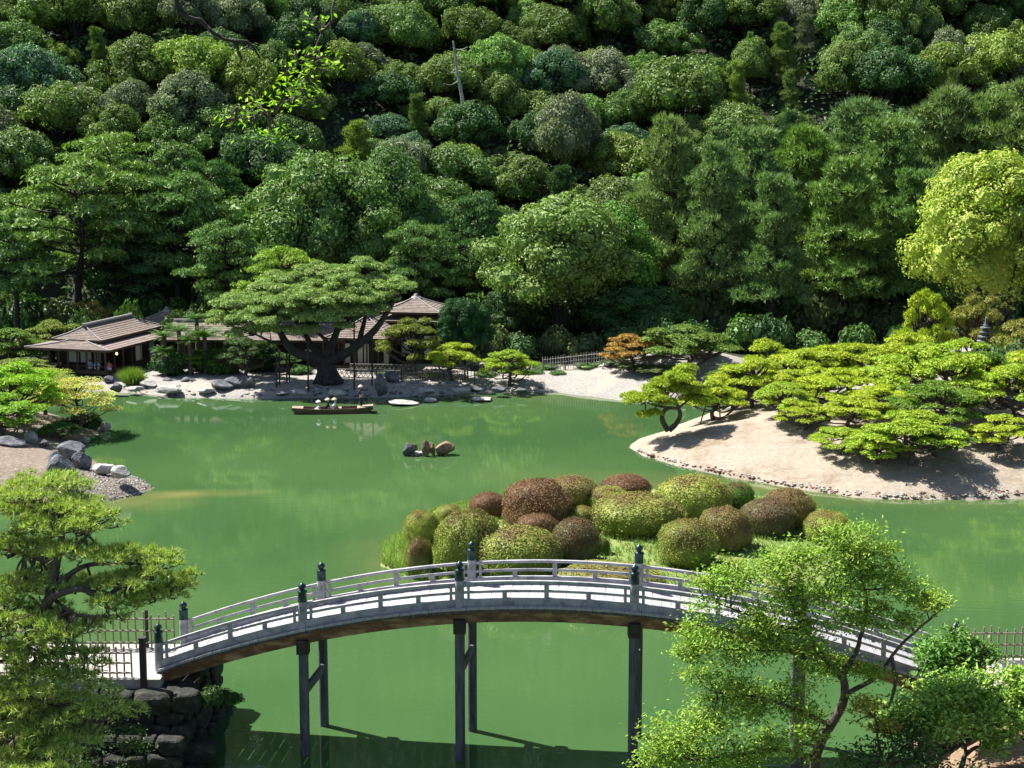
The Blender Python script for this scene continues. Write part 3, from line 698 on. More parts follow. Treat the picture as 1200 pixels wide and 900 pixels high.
# pine with a ring in its trunk, at the tip of the peninsula
def sub_pads(tb, cb, nodes, c, s, ratio, n, L, wd, K, blade, k2, size, dens):
    m = max(2, int(dens*(s/size)**2)); a0 = rng.uniform(0, 6)
    for i in range(m):
        a = a0+i*2.399; q = math.sqrt((i+.3)/m)*1.0; q_ = rng.uniform(.7, 1.15)*size
        e = c+np.array((s*q*math.cos(a), s*.85*q*math.sin(a), rng.normal(0, ratio*s*.30)+ratio*s*.5*(1-q)))
        needle_pad(cb, e, (q_, q_*rng.uniform(.7, 1), q_*.5), int(n*q_*q_), L, wd, K, up=.7, under=.12, blade=blade, k2=k2)
        j = nodes[np.argmin(((nodes-e)**2).sum(1)+rng.uniform(0, .4, len(nodes)))]
        P = smooth([j, (j+e)/2+rng.normal(0, .12, 3)*np.array((1, 1, .6))-np.array((0, 0, .12)), e-np.array((0, 0, .10))], 4, .015)
        tb.tube(P, np.linspace(.05, .018, len(P))*(size/.4)**.5, 5, cap=False)
        for r_ in range(3):
            f = e+np.array((rng.uniform(-.7, .7)*q_, rng.uniform(-.7, .7)*q_, .02)); tb.tube([P[-2], (P[-2]+f)/2-np.array((0, 0, .04)), f], [.02, .014, .006], 4, cap=False)
def pix_tree(kind, D, base_uv, limbs_, pads, label, cat, color, group=None, n=300, L=.26, wd=.05, K=6, bark=None, thick=.4, mat=None, ratio=.30, blade=.36, k2=3, size=None, dens=1.7):
    """limbs_: list of ([(u,v,dD)...], r0, r1) ; pads: (u, v, dD, width_px)"""
    b = W(*base_uv, D); r = empty(kind, b, 0, label, cat, group)
    tb, cb = MB(), MB(); nodes = []
    for pts, r0, r1 in limbs_:
        P = smooth([W(u, v, D+d)-b for u, v, d in pts], 4, .0); tb.tube(P, np.linspace(r0, r1, len(P)), 8); nodes.append(P[2:])
    nodes = np.vstack(nodes)
    for (u, v, d, wp) in pads:
        c = W(u, v, D+d)-b; s = wp/PPM(D+d)/2
        if size: sub_pads(tb, cb, nodes, c, s, ratio, n, L, wd, K, blade, k2, size, dens)
        else: needle_pad(cb, c, (s, s*.85, s*ratio*1.6), int(n*s*s), L, wd, K, blade=blade, k2=k2)
    tb.obj('trunk', bark or M_bark, r); o = cb.obj('crown', mat or M_needle, r); o.color = (*color, 1)
    return r
x = XU(783, 118)
bz = gz(x, 118); bb = W(783, 503, 118)
pix_tree('garden_pine', 117, (783, 503), [([(783, 505, 0), (776, 492, 0), (778, 482, 0), (785, 478, 0), (793, 479, .1)], .22, .10), ([(784, 504, 0), (792, 497, .1), (797, 487, .1), (795, 478, .1), (790, 470, .2), (775, 462, .2), (760, 458, 0)], .22, .06),
    ([(795, 478, .1), (805, 470, .3), (815, 460, .5)], .1, .04), ([(785, 478, 0), (768, 475, -.3), (752, 470, -.4)], .1, .04)],
    [(760, 471, -.3, 46), (790, 447, 0, 46), (775, 455, .5, 40), (750, 466, .8, 34), (805, 460, .3, 40), (820, 470, .6, 40), (757, 487, -.6, 24), (800, 438, 1.2, 34), (772, 464, -1, 30)],
    'golden pine with a ring shaped trunk on the sandy tip of the peninsula', 'pine tree', (.33, .42, .035), n=480, size=.75, L=.2, ratio=.4)

# the great old pine behind the boat, with long limbs on poles
OPD = 143.5
op = pix_tree('old_pine', OPD, (384, 449), [
    ([(384, 452, 0), (383, 440, 0), (381, 430, 0), (380, 420, 0)], 1.0, .64),
    ([(372, 451, -.6), (377, 440, -.2), (381, 428, 0)], .5, .5), ([(398, 451, -.5), (391, 440, -.2), (384, 426, 0)], .5, .5), ([(386, 452, -1.1), (385, 440, -.5), (383, 428, 0)], .5, .4),
    ([(380, 424, 0), (362, 418, -.3), (345, 412, -.5), (334, 400, -.5), (327, 388, -.3), (312, 378, 0)], .55, .2),
    ([(381, 424, 0), (402, 416, -.5), (420, 404, -.8), (438, 388, -1), (450, 372, -1), (462, 352, -1), (470, 343, -1)], .5, .12),
    ([(382, 422, 0), (388, 405, .3), (395, 388, .5), (400, 370, .5), (396, 352, .5)], .42, .15),
    ([(378, 422, 0), (365, 405, 1), (355, 385, 2), (350, 365, 2)], .4, .12),
    ([(420, 404, -.8), (424, 388, -.5), (428, 370, 0), (425, 352, 0)], .28, .1),
    ([(388, 405, .3), (375, 392, -.5), (362, 380, -1)], .22, .08), ([(334, 400, -.5), (322, 402, -1), (300, 392, -1)], .2, .08),
    ([(395, 388, .5), (412, 372, 1.5), (430, 350, 2), (445, 340, 2)], .2, .08), ([(350, 380, 2), (330, 362, 2.5), (300, 352, 2)], .2, .08)],
    [(275, 366, 0, 62), (270, 380, 1, 40), (305, 352, 1, 70), (330, 340, 2, 70), (355, 328, 3, 70), (385, 322, 3, 66), (420, 318, 2.5, 60), (445, 330, 2, 60), (465, 336, -1, 44), (400, 335, .5, 70),
     (365, 342, 0, 70), (335, 358, -1, 66), (310, 372, -1.2, 60), (350, 370, -1.5, 64), (385, 352, -1, 70), (415, 348, -1, 60), (440, 352, -1.2, 50), (375, 372, -2, 50), (290, 388, -1, 46), (322, 388, -1.6, 40),
     (430, 366, -1.6, 40), (400, 366, -1.8, 50), (362, 388, -1.8, 34), (405, 382, -1.4, 30), (285, 352, 3, 50), (318, 336, 4, 40), (455, 344, 1, 40), (345, 352, -2, 50)],
    'huge old spreading pine with its limbs propped on dark poles on the far shore', 'pine tree', (.29, .39, .13), n=420, L=.26, wd=.055, K=5, bark=M_barkdark, ratio=.42, size=.80, dens=1.25)
for i, (u, vb, vt, d, lab) in enumerate([(324, 455, 415, -1.6, 'leftmost thin dark pole propping the old pine'), (327.5, 452, 412, -.8, 'thin dark pole close beside the leftmost prop of the old pine'),
        (336, 449, 414, 0, 'short dark pole under the left limb of the old pine'), (339, 447, 412, .6, 'dark pole at the knee of the left limb of the old pine'),
        (361, 458, 400, -2.4, 'tall dark pole left of the thick trunk of the old pine'), (415, 457, 376, -2.2, 'tall dark pole right of the trunk, behind the boatman'),
        (436, 450, 386, -.8, 'dark pole under the far right limb of the old pine')]):
    b = W(u, vb, OPD+d); t_ = W(u, vt, OPD+d); mb = MB(); mb.tube(np.array([b-b-(0, 0, .3), t_-b]), .075, 7)
    tag(mb.obj('support_pole', M_darkwood, loc=tuple(b)), lab, 'pole', 'poles propping the old pine')

# ------------------------------------------------------------------ rocks
def rock_mesh(seed, mat, name='rock'):
    r = np.random.default_rng(seed); v, f = ICO[3]; v = v.copy()
    for k in range(14):
        d = r.normal(size=3); d /= np.linalg.norm(d); lim = r.uniform(.55, .88)
        q = v @ d; v -= np.outer(np.maximum(q-lim, 0), d)
    v += v*(.05*wave(v*4, 1.3, seed))[:, None]
    mb = MB(); mb.add(v, f, 0, False); return mb.mesh(name, mat)
RK = [rock_mesh(700+i, M_rock) for i in range(5)]; RB = [rock_mesh(710+i, M_rockbrown) for i in range(3)]; RP = [rock_mesh(720+i, M_rockpale) for i in range(4)]
def rock(me, u, v, w_, h_, D=None, z=0., lab='', group=None, name='rock', dep=.8, rz=None, cat='rock'):
    if D is None: b = G(u, v+h_/2, z); D = b[1]
    c = W(u, v, D); s = PPM(D)
    o = link(name, me, None, tuple(c), rz if rz is not None else random.uniform(-.4, .4)); o.scale = (w_/s/1.7, w_/s/1.7*dep, h_/s/1.55)
    return tag(o, lab, cat, group)
for i, a in enumerate([
    (RK[0], 478, 526, 13, 16, 'grey upright rock at the left end of the rock islet', 'rocks of the small islet in the pond'),
    (RB[0], 485, 527, 9, 12, 'small brown rock against the grey upright one on the rock islet', 'rocks of the small islet in the pond'),
    (RP[0], 491, 531, 10, 6, 'flat pale rock in the middle of the rock islet', 'rocks of the small islet in the pond'),
    (RB[1], 499, 526, 9, 17, 'left of two pointed reddish rocks on the rock islet', 'rocks of the small islet in the pond'),
    (RB[2], 506, 526, 9, 15, 'right of two pointed reddish rocks on the rock islet', 'rocks of the small islet in the pond'),
    (RB[0], 519, 526, 26, 14, 'rounded brown rock at the right end of the rock islet', 'rocks of the small islet in the pond'),
    (RP[1], 123, 499, 12, 11, 'small pale rock alone in the water by the left shore', None),
    (RP[2], 471, 471.5, 38, 4.5, 'long flat pale stone in the water right of the boat', 'flat stones in the water off the far shore'),
    (RP[3], 504, 468.5, 15, 5, 'small flat pale stone right of the long flat one', 'flat stones in the water off the far shore'),
    (RP[0], 566, 467.5, 27, 4, 'flat pale stone in the water before the forked pine', 'flat stones in the water off the far shore'),
    (RP[1], 100, 515, 10, 8, 'little pale rock at the foot of the clipped dark bush', None)]):
    rock(a[0], a[1], a[2], a[3], a[4], lab=a[5], group=a[6])
for a in [ # rocks on land: mesh, u, v, w, h, D, label
    (RK[1], 74, 553, 34, 34, 'dark blue grey boulder in front on the left shore'), (RK[2], 66, 544, 24, 26, 'dark boulder behind the front one on the left shore'),
    (RK[3], 84, 530, 34, 22, 'rounded grey boulder at the top of the left shore rocks'), (RK[4], 96, 541, 22, 20, 'angular grey boulder right of the dark ones on the left shore'),
    (RP[1], 120, 548, 28, 12, 'pale flat boulder at the water edge of the left shore'), (RP[2], 142, 554, 26, 14, 'long pale boulder nearest the tip of the left shore'),
    (RP[3], 36, 512, 16, 14, 'small pale rock below the lime green maple'), (RK[0], 52, 519, 12, 9, 'small grey rock beside the low pine on the left shore'),
    (RK[2], 10, 520, 34, 15, 'broad brownish rock half buried at the left edge')]:
    b = G(a[1], a[2]+a[4]/2, .9); rock(a[0], a[1], a[2], a[3], a[4], D=b[1], lab=a[5], group='boulders on the left shore')
for i, (u, v, w_, h_, m) in enumerate([(137, 453, 16, 12, 0), (157, 455, 20, 6, 1), (175, 450, 24, 8, 1), (197, 456, 30, 8, 1), (196, 446, 16, 9, 0), (222, 447, 18, 9, 0), (258, 452, 26, 12, 0), (273, 450, 22, 14, 0),
        (288, 448, 22, 18, 0), (447, 452, 14, 24, 0), (458, 444, 18, 16, 0), (128, 446, 12, 10, 0), (500, 458, 22, 7, 1), (540, 457, 20, 7, 1), (556, 456, 16, 7, 0), (585, 457, 18, 7, 0), (610, 457, 16, 6, 0), (240, 457, 20, 6, 1), (350, 460, 20, 7, 1), (395, 460, 22, 8, 1), (330, 461, 16, 6, 0)]):
    rock((RP if m else RK)[i % 4], u, v, w_, h_, D=G(u, v+h_/2, .35)[1], lab='%s %s rock on the far shore, %s from left' % ('pale flat' if m else 'dark grey', 'low' if h_ < 10 else 'upright', ORD[sum(1 for q in (137,157,175,197,196,222,258,273,288,447,458,128,500,540,556,585,610,240,350,395,330) if q < u)]), group='rocks along the far shore')
# cobbles of the shoreline, uncountable
mb = MB(); v1, f1 = ICO[1]
def cobbles(P, smin, smax):
    for p in P:
        s = rng.uniform(smin, smax)*rng.uniform(.5, 1); mb.add(p+v1*np.array((s, s*rng.uniform(.6, 1), s*.55))*(1+.2*rng.normal(size=(len(v1), 1))), f1, int(rng.uniform() < .6))
pts = []
far_px = [(128,459),(180,463),(215,466),(300,467),(360,466),(420,467),(500,464),(560,461),(600,460),(640,459)]
for i in range(len(far_px)-1):
    a, b = G(*far_px[i]), G(*far_px[i+1])
    for q in range(int(np.linalg.norm(b-a)*(12 if 215 < far_px[i][0] < 560 else 6))):
        p = a+(b-a)*rng.uniform(); p[1] += abs(rng.normal(0, 1.8))+.1; p[0] += rng.normal(0, .2); p[2] = gz(p[0], p[1], (h_far,)); pts.append(p)
cobbles(pts, .08, .30)
tag(mb.obj('cobbles', [M_rock, M_rockpale]), 'blue grey cobbles covering the shoreline below the old pine', 'cobbles', kind='stuff')
mb = MB(); pts = []
pen_px = [(735,524),(760,536),(800,547),(850,558),(900,567),(950,575),(1000,582),(1060,586),(1130,586),(1200,584)]
for i in range(len(pen_px)-1):
    a, b = G(*pen_px[i]), G(*pen_px[i+1])
    for q in range(int(np.linalg.norm(b-a)*16)):
        p = a+(b-a)*rng.uniform(); p[1] += rng.normal(0, .2)+.2; p[2] = gz(p[0], p[1], (h_pen,))+.01; pts.append(p)
cobbles(pts, .06, .19)
tag(mb.obj('edging_stones', [M_rockbrown, M_rockpale]), 'line of small pale stones edging the sandy peninsula', 'stones', kind='stuff')
mb = MB(); pts = []
for q in range(2600):
    u, v = rng.uniform(70, 178), rng.uniform(556, 588); p = G(u, v)
    h = gz(p[0], p[1], (h_left,))
    if h > .03: p[2] = h; pts.append(p)
cobbles(pts, .04, .11); tag(mb.obj('pebbles', [M_rock, M_rockpale]), 'pale pebbles on the spit of the left shore', 'pebbles', kind='stuff')

# ------------------------------------------------------------------ azalea islet
TINT = np.array((1.1, 1.25, 1.1))
def azalea(seed):
    global rng; keep = rng; rng = np.random.default_rng(seed); mb = MB(); v, f = ICO[3]
    d = (1+.075*wave(v*3, 1.2, seed))[:, None]; core = v.copy(); core[:, 2] = np.sign(core[:, 2])*np.abs(core[:, 2])**.85
    mb.add(core*d*.93+np.array((0, 0, .0)), f, 0, True)
    n = 15000; U = unit(n); U = U[U[:, 2] > -.55]; dd = (1+.075*wave(U*3, 1.2, seed))[:, None]; U2 = U.copy(); U2[:, 2] = np.sign(U2[:, 2])*np.abs(U2[:, 2])**.85
    leaves(mb, U2*dd*rng.uniform(.93, 1.045, (len(U), 1)), norm(U+unit(len(U))*.75), .05, .7)
    rng = keep; return mb.mesh('clipped_azalea', M_azalea)
AZ = [azalea(800+i) for i in range(4)]
aO, aB, aR, aD, aY, aGn = (.24, .26, .06), (.25, .20, .08), (.22, .12, .07), (.16, .135, .075), (.32, .34, .08), (.11, .20, .035)
for i, (u, v, w_, h_, c, lab) in enumerate([
    (494, 618, 44, 38, aY, 'yellowish clipped dome at the far left of the islet'), (527, 604, 34, 24, aY, 'small olive clipped dome behind the far left ones'),
    (491, 648, 32, 34, aB, 'small round brownish dome nearest the grassy left tip'), (549, 634, 80, 70, aO, 'tall olive clipped dome on the left with a shaded right side'),
    (572, 593, 46, 30, aR, 'reddish dome behind the tall olive one on the left'), (629, 594, 82, 62, aR, 'largest dark reddish brown dome at the back left'),
    (668, 578, 66, 38, aB, 'brown dome behind the largest reddish one'), (733, 572, 64, 30, aR, 'low reddish dome at the very back middle'),
    (711, 585, 54, 28, aY, 'yellow green dome before the low reddish one'), (631, 618, 48, 32, aR, 'small round brown dome before the largest reddish one'),
    (607, 646, 104, 54, aO, 'wide olive and brown dome just behind the bridge rail'), (674, 636, 58, 56, aD, 'dark round dome in the middle of the islet'),
    (682, 609, 40, 30, aO, 'little olive dome between the brown and the long one'), (747, 605, 110, 48, aO, 'long low olive brown dome in the middle'),
    (811, 586, 92, 54, aY, 'large yellow olive dome at the back right'), (818, 568, 56, 22, aY, 'low dome hidden behind the large yellow olive one'),
    (864, 584, 42, 36, aGn, 'fresh green dome right of the large yellow olive one'), (806, 638, 70, 56, aO, 'tall olive dome on the right lawn, front left of a pair'),
    (850, 622, 64, 54, aB, 'brown topped dome joined to the right side of the tall olive one'), (899, 608, 68, 44, aD, 'grey brown dome at the right side'),
    (924, 597, 66, 46, aB, 'olive brown dome at the far right back'), (969, 617, 58, 34, aY, 'pale dome at the far right end of the islet'),
    (715, 676, 130, 26, aO, 'low hedge like azalea right behind the middle of the bridge'), (705, 642, 20, 22, (.10, .18, .03), 'tiny bright green bush beside the dark round dome')]):
    b = G(u, v+h_*.42, .6); D = b[1]; c0 = W(u, v, D); s = PPM(D); z0 = gz(b[0], D, (h_isl,)); top = W(u, v-h_*.5, D)[2]
    hz = max((top-z0)*.58, .25)
    o = link('clipped_azalea', AZ[i % 4], None, (c0[0], D, top-hz), random.uniform(0, 6.28), c); o.scale = (w_/s/2*1.0, w_/s/2*.95, hz*1.0)
    tag(o, lab, 'azalea', 'clipped azaleas on the islet')
# islet grass
mb = MB(); n = 26000; X = rng.uniform(-9, 20, n); Y = rng.uniform(74, 100, n); Z = h_isl(X, Y); k_ = (Z > .05); X, Y, Z = X[k_], Y[k_], Z[k_]
keepm = rng.uniform(size=len(X)) < np.clip(.35 + .9*wob(X, Y, .5, 33) + (X < -2)*.6, 0.08, 1)
P = np.stack((X, Y, Z-.02), 1)[keepm]; tufts(mb, P, np.tile((0, 0, 1.), (len(P), 1)), 4, .30, .045, .45)
o = mb.obj('grass', M_leaf); o.color = (.25, .34, .10, 1); tag(o, 'bright green grass on the azalea islet', 'grass', kind='stuff')
mb = MB(); P = []
for q in range(700):
    u, v = rng.uniform(448, 505), rng.uniform(628, 684); p = G(u, v, .3); h = gz(p[0], p[1], (h_isl,))
    if h > .03: p[2] = h; P.append(p)
P = np.array(P); tufts(mb, P, np.tile((-.1, 0, 1.), (len(P), 1)), 5, .62, .05, .5)
o = mb.obj('tall_grass', M_leaf); o.color = (.30, .40, .13, 1); tag(o, 'tall pale grass at the left tip of the azalea islet', 'grass', kind='stuff')


# ------------------------------------------------------------------ pavilions
def roof_face(mb, e0, e1, t0, t1, n=12, step=.035):
    e0, e1, t0, t1 = [np.asarray(q, float) for q in (e0, e1, t0, t1)]
    nn = np.cross(e1-e0, t0-e0) if np.linalg.norm(t0-e0) > .1 else np.cross(e1-e0, t1-e0); nn /= np.linalg.norm(nn); nn *= np.sign(nn[2])
    for k in range(n):
        a, b = k/n, (k+1)/n; sag = lambda t: -np.array((0, 0, .10*math.sin(math.pi*t)))
        A, B = e0+(t0-e0)*a+sag(a), e1+(t1-e1)*a+sag(a); C, D_ = e1+(t1-e1)*b+sag(b), e0+(t0-e0)*b+sag(b)
        mb.add([A+nn*step, B+nn*step, C, D_], [(0, 1, 2, 3)]); mb.add([A-nn*.01, B-nn*.01, B+nn*step, A+nn*step], [(0, 1, 2, 3)])
def hip_roof(root, o, l, r, La, Lb, ez, rz_, r0, r1, over=.0, name='roof', ridge=True, thick=.16, n=12):
    """o: nearest eave corner (x,y); l, r: unit plan vectors; ridge runs along r from r0 to r1 (metres), centred in La"""
    o = np.array((*o, 0.)); l = np.array((*l, 0.)); r = np.array((*r, 0.)); z = np.array((0, 0, 1.))
    c0, c1, c2, c3 = o+z*ez, o+l*La+z*ez, o+l*La+r*Lb+z*ez, o+r*Lb+z*ez
    a, b = o+l*La/2+r*r0+z*rz_, o+l*La/2+r*r1+z*rz_
    mb = MB()
    roof_face(mb, c1, c0, a, a, n); roof_face(mb, c0, c3, a, b, n); roof_face(mb, c3, c2, b, b, n); roof_face(mb, c2, c1, b, a, n)
    ro = mb.obj(name, M_roof, root)
    mb = MB(); q = [c0, c3, c2, c1]
    mb.add([p-z*.02 for p in q]+[p-z*(thick+.02) for p in q], [(0, 1, 2, 3), (7, 6, 5, 4), (0, 4, 5, 1), (1, 5, 6, 2), (2, 6, 7, 3), (3, 7, 4, 0)])
    mb.obj('eave_board', M_teawood, ro)
    mb = MB(); sg = z*.03
    for s_, e in ((c0, a), (c1, a), (c2, b), (c3, b)):
        P = [s_+(e-s_)*t+sg-z*.10*math.sin(math.pi*t)+z*.03 for t in np.linspace(0, 1, 6)]
        mb = MB(); mb.tube(P, .06, 4); mb.obj('hip_strip', M_ridge, ro)
    if ridge:
        mb = MB(); mb.beam(a-r[:3]*.25+z*.08, b+r[:3]*.25+z*.08, .36, .16)
        mb.beam(a-r[:3]*.35+z*.19, b+r[:3]*.35+z*.19, .2, .07); mb.obj('ridge_cap', M_ridge, ro)
    return ro
GV = .95
l_, r_ = np.array((-.96, .28)), np.array((.28, .96))
def P2(o, a, b): return np.asarray(o)+l_*a+r_*b
def fbox(root, name, o, a0, a1, b0, b1, z0, z1, mat, color=None):
    A, B = P2(o, (a0+a1)/2, (b0+b1)/2), None
    mb = MB(); mb.box((A[0], A[1], (z0+z1)/2), (abs(a1-a0), abs(b1-b0), z1-z0), rz=math.atan2(-l_[1], -l_[0]))
    return mb.obj(name, mat, root)
# left pavilion
oA = (XU(128, 146), 146.); A = empty('tea_pavilion', (0, 0, 0), 0, 'low wooden pavilion with hip roof and open veranda at the left of the far shore', 'pavilion')
hip_roof(A, oA, l_, r_, 8.7, 15.5, 3.30, 4.0, 2.4, 13.1, n=8, ridge=False)
o2 = P2(oA, 1.9, 1.9); hip_roof(A, o2, l_, r_, 5.1, 11.9, 3.90, 5.0, 1.6, 9.9, n=8)
fbox(A, 'floor', oA, .9, 7.8, .9, 14.6, .95, 1.25, M_teawood)
fbox(A, 'wall', oA, 1.0, 7.7, 6.2, 14.2, 1.25, 3.2, M_darkwood)
fbox(A, 'wall', oA, 3.0, 7.4, 4.0, 6.2, 1.25, 3.2, M_darkwood)
fbox(A, 'lintel', oA, .9, 7.8, .9, 1.05, 2.95, 3.15, M_teawood); fbox(A, 'lintel', oA, .9, 1.05, 1.05, 14.6, 2.95, 3.15, M_teawood)
fbox(A, 'railing', oA, .9, 7.8, .85, .90, 1.62, 1.68, M_teawood)
for k in range(8): fbox(A, 'post', oA, .92+k*.96, 1.05+k*.96, .92, 1.05, 1.25, 2.95, M_teawood)
for k in range(1, 9): fbox(A, 'post', oA, .92, 1.05, .92+k*1.6, 1.05+k*1.6, 1.25, 2.95, M_teawood)
for k, (a0, a1) in enumerate(((4.2, 5.3), (5.5, 6.6), (3.2, 3.9))): fbox(A, 'paper_screen', oA, a0, a1, 3.94, 3.99, 1.5, 2.75, M_shoji if k < 2 else M_ridge)
for b0, b1, m in ((6.5, 7.6, M_shoji), (9.0, 10.0, M_bluecloth), (11.3, 12.2, M_shoji)): fbox(A, 'paper_screen', oA, .94, .98, b0, b1, 1.45, 2.85, m)
m_lamp, t, p, o = newmat('lit_lamp'); p.inputs['Emission Color'].default_value = (1, .6, .25, 1); p.inputs['Emission Strength'].default_value = 1.6; p.inputs['Base Color'].default_value = (.8, .6, .4, 1)
for b in (3.4, 10.6):
    q = P2(oA, 1.2, b); mb = MB(); mb.lathe((q[0], q[1], 2.45), [(.02, .22), (.09, .18), (.10, .0), (.02, -.04)], 8); mb.obj('lantern', m_lamp, A)
# pyramid roofed wing behind
oB = P2(oA, -1.0, 13.0); B = empty('tea_pavilion', (0, 0, 0), 0, 'square wing with a pointed pale edged roof behind the left pavilion', 'pavilion')
hip_roof(B, oB, l_, r_, 8.5, 8.0, 3.3, 5.0, 4.0, 4.1, n=12, ridge=False)
q = P2(oB, 4.25, 4.05); mb = MB(); mb.lathe((q[0], q[1], 4.95), [(.5, -.1), (.4, .12), (.2, .18), (.25, .35), (.02, .45)], 8); mb.obj('roof_finial', M_ridge, B)
fbox(B, 'wall', oB, 1.0, 7.5, 1.0, 7.0, .9, 3.2, M_darkwood)
# long low building between the pavilions
C = empty('long_building', (0, 0, 0), 0, 'long low building with shingle roof between the two pavilions, behind the old pine', 'building')
sv_l, sv_r = l_, r_; l_, r_ = np.array((-.999, .04)), np.array((.04, .999))
oC = (XU(405, 151), 151.); L = XU(405, 151)-XU(196, 153)
o = np.array((*oC, 0)); z_ = np.array((0, 0, 1.))
def rect_roof(root, oC, L, Dp, ez, rz_, n=12):
    o = np.array((*oC, 0.)); l3, r3 = np.array((*l_, 0.)), np.array((*r_, 0.))
    mb = MB(); c0, c1 = o+z_*ez, o+l3*L+z_*ez; a, b = o+r3*Dp/2+z_*rz_, o+l3*L+r3*Dp/2+z_*rz_
    c3, c2 = o+r3*Dp+z_*ez, o+l3*L+r3*Dp+z_*ez
    roof_face(mb, c1, c0, b, a, n); roof_face(mb, c3, c2, a, b, n); ro = mb.obj('roof', M_roof, root)
    mb = MB(); mb.add([c0-z_*.02, c3-z_*.02, c2-z_*.02, c1-z_*.02, c0-z_*.18, c3-z_*.18, c2-z_*.18, c1-z_*.18], [(0, 1, 2, 3), (7, 6, 5, 4), (0, 4, 5, 1), (1, 5, 6, 2), (2, 6, 7, 3), (3, 7, 4, 0)]); mb.obj('eave_board', M_teawood, ro)
    mb = MB(); mb.add([c0, c3, a, c0+l3*.1, c3+l3*.1, a+l3*.1], [(0, 1, 2), (3, 5, 4)]); mb.add([c1, c2, b, c1-l3*.1, c2-l3*.1, b-l3*.1], [(0, 1, 2), (3, 5, 4)]); mb.obj('gable', M_teawood, ro)
    mb = MB(); mb.beam(a+z_*.12, b+z_*.12, .34, .2); mb.obj('ridge_cap', M_ridge, ro)
rect_roof(C, oC, L, 7.5, 3.55, 4.85)
fbox(C, 'wall', oC, .8, L-.8, 1.6, 6.5, .8, 3.4, M_darkwood); fbox(C, 'floor', oC, .6, L-.6, .5, 6.7, .75, 1.25, M_teawood)
for k in range(11): fbox(C, 'post', oC, .7+k*1.45, .82+k*1.45, .6, .72, 1.25, 3.4, M_teawood)
for a0 in (6.4, 7.2, 3.4, 10.2): fbox(C, 'paper_screen', oC, a0, a0+.7, 1.53, 1.58, 1.4, 2.5, M_shoji)
# right pavilion: lower wing and two tiered roof
Dv = empty('tea_pavilion', (0, 0, 0), 0, 'taller right pavilion with a two tiered pyramid roof beside the old pine', 'pavilion')
l_, r_ = np.array((-.985, .17)), np.array((.17, .985))
oD = (XU(462, 149), 149.)
hip_roof(Dv, oD, l_, r_, 6.6, 9.0, 3.95, 5.7, 2.8, 6.2, n=12, name='roof')
oE = (XU(519, 153), 153.)
hip_roof(Dv, oE, l_, r_, 6.6, 6.4, 5.05, 6.0, 3.0, 3.3, n=8, ridge=False)
o3 = P2(oE, .3, .4); hip_roof(Dv, o3, l_, r_, 6.0, 5.8, 5.85, 7.05, 2.8, 3.0, n=10, ridge=False)
q = P2(o3, 3.0, 2.9); mb = MB(); mb.lathe((q[0], q[1], 6.98), [(.55, -.1), (.42, .12), (.2, .18), (.24, .32), (.02, .42)], 8); mb.obj('roof_finial', M_ridge, Dv)
fbox(Dv, 'wall', oE, .9, 5.7, .9, 5.5, .8, 5.0, M_darkwood); fbox(Dv, 'wall', oD, .9, 5.7, 1.9, 8, .8, 3.8, M_darkwood)
fbox(Dv, 'floor', oD, .5, 6.2, .6, 8.2, .75, 1.3, M_teawood)
for k in range(6): fbox(Dv, 'post', oD, .6+k*1.07, .72+k*1.07, .7, .82, 1.3, 3.8, M_teawood)
for a0 in (1.0, 2.9, 3.5, 4.7): fbox(Dv, 'paper_screen', oD, a0, a0+.45, 1.83, 1.88, 1.4, 3.2, M_shoji)
for a0 in (1.2, 3.4): fbox(Dv, 'paper_screen', oE, a0, a0+.8, .83, .88, 1.6, 3.6, M_shoji)
l_, r_ = sv_l, sv_r

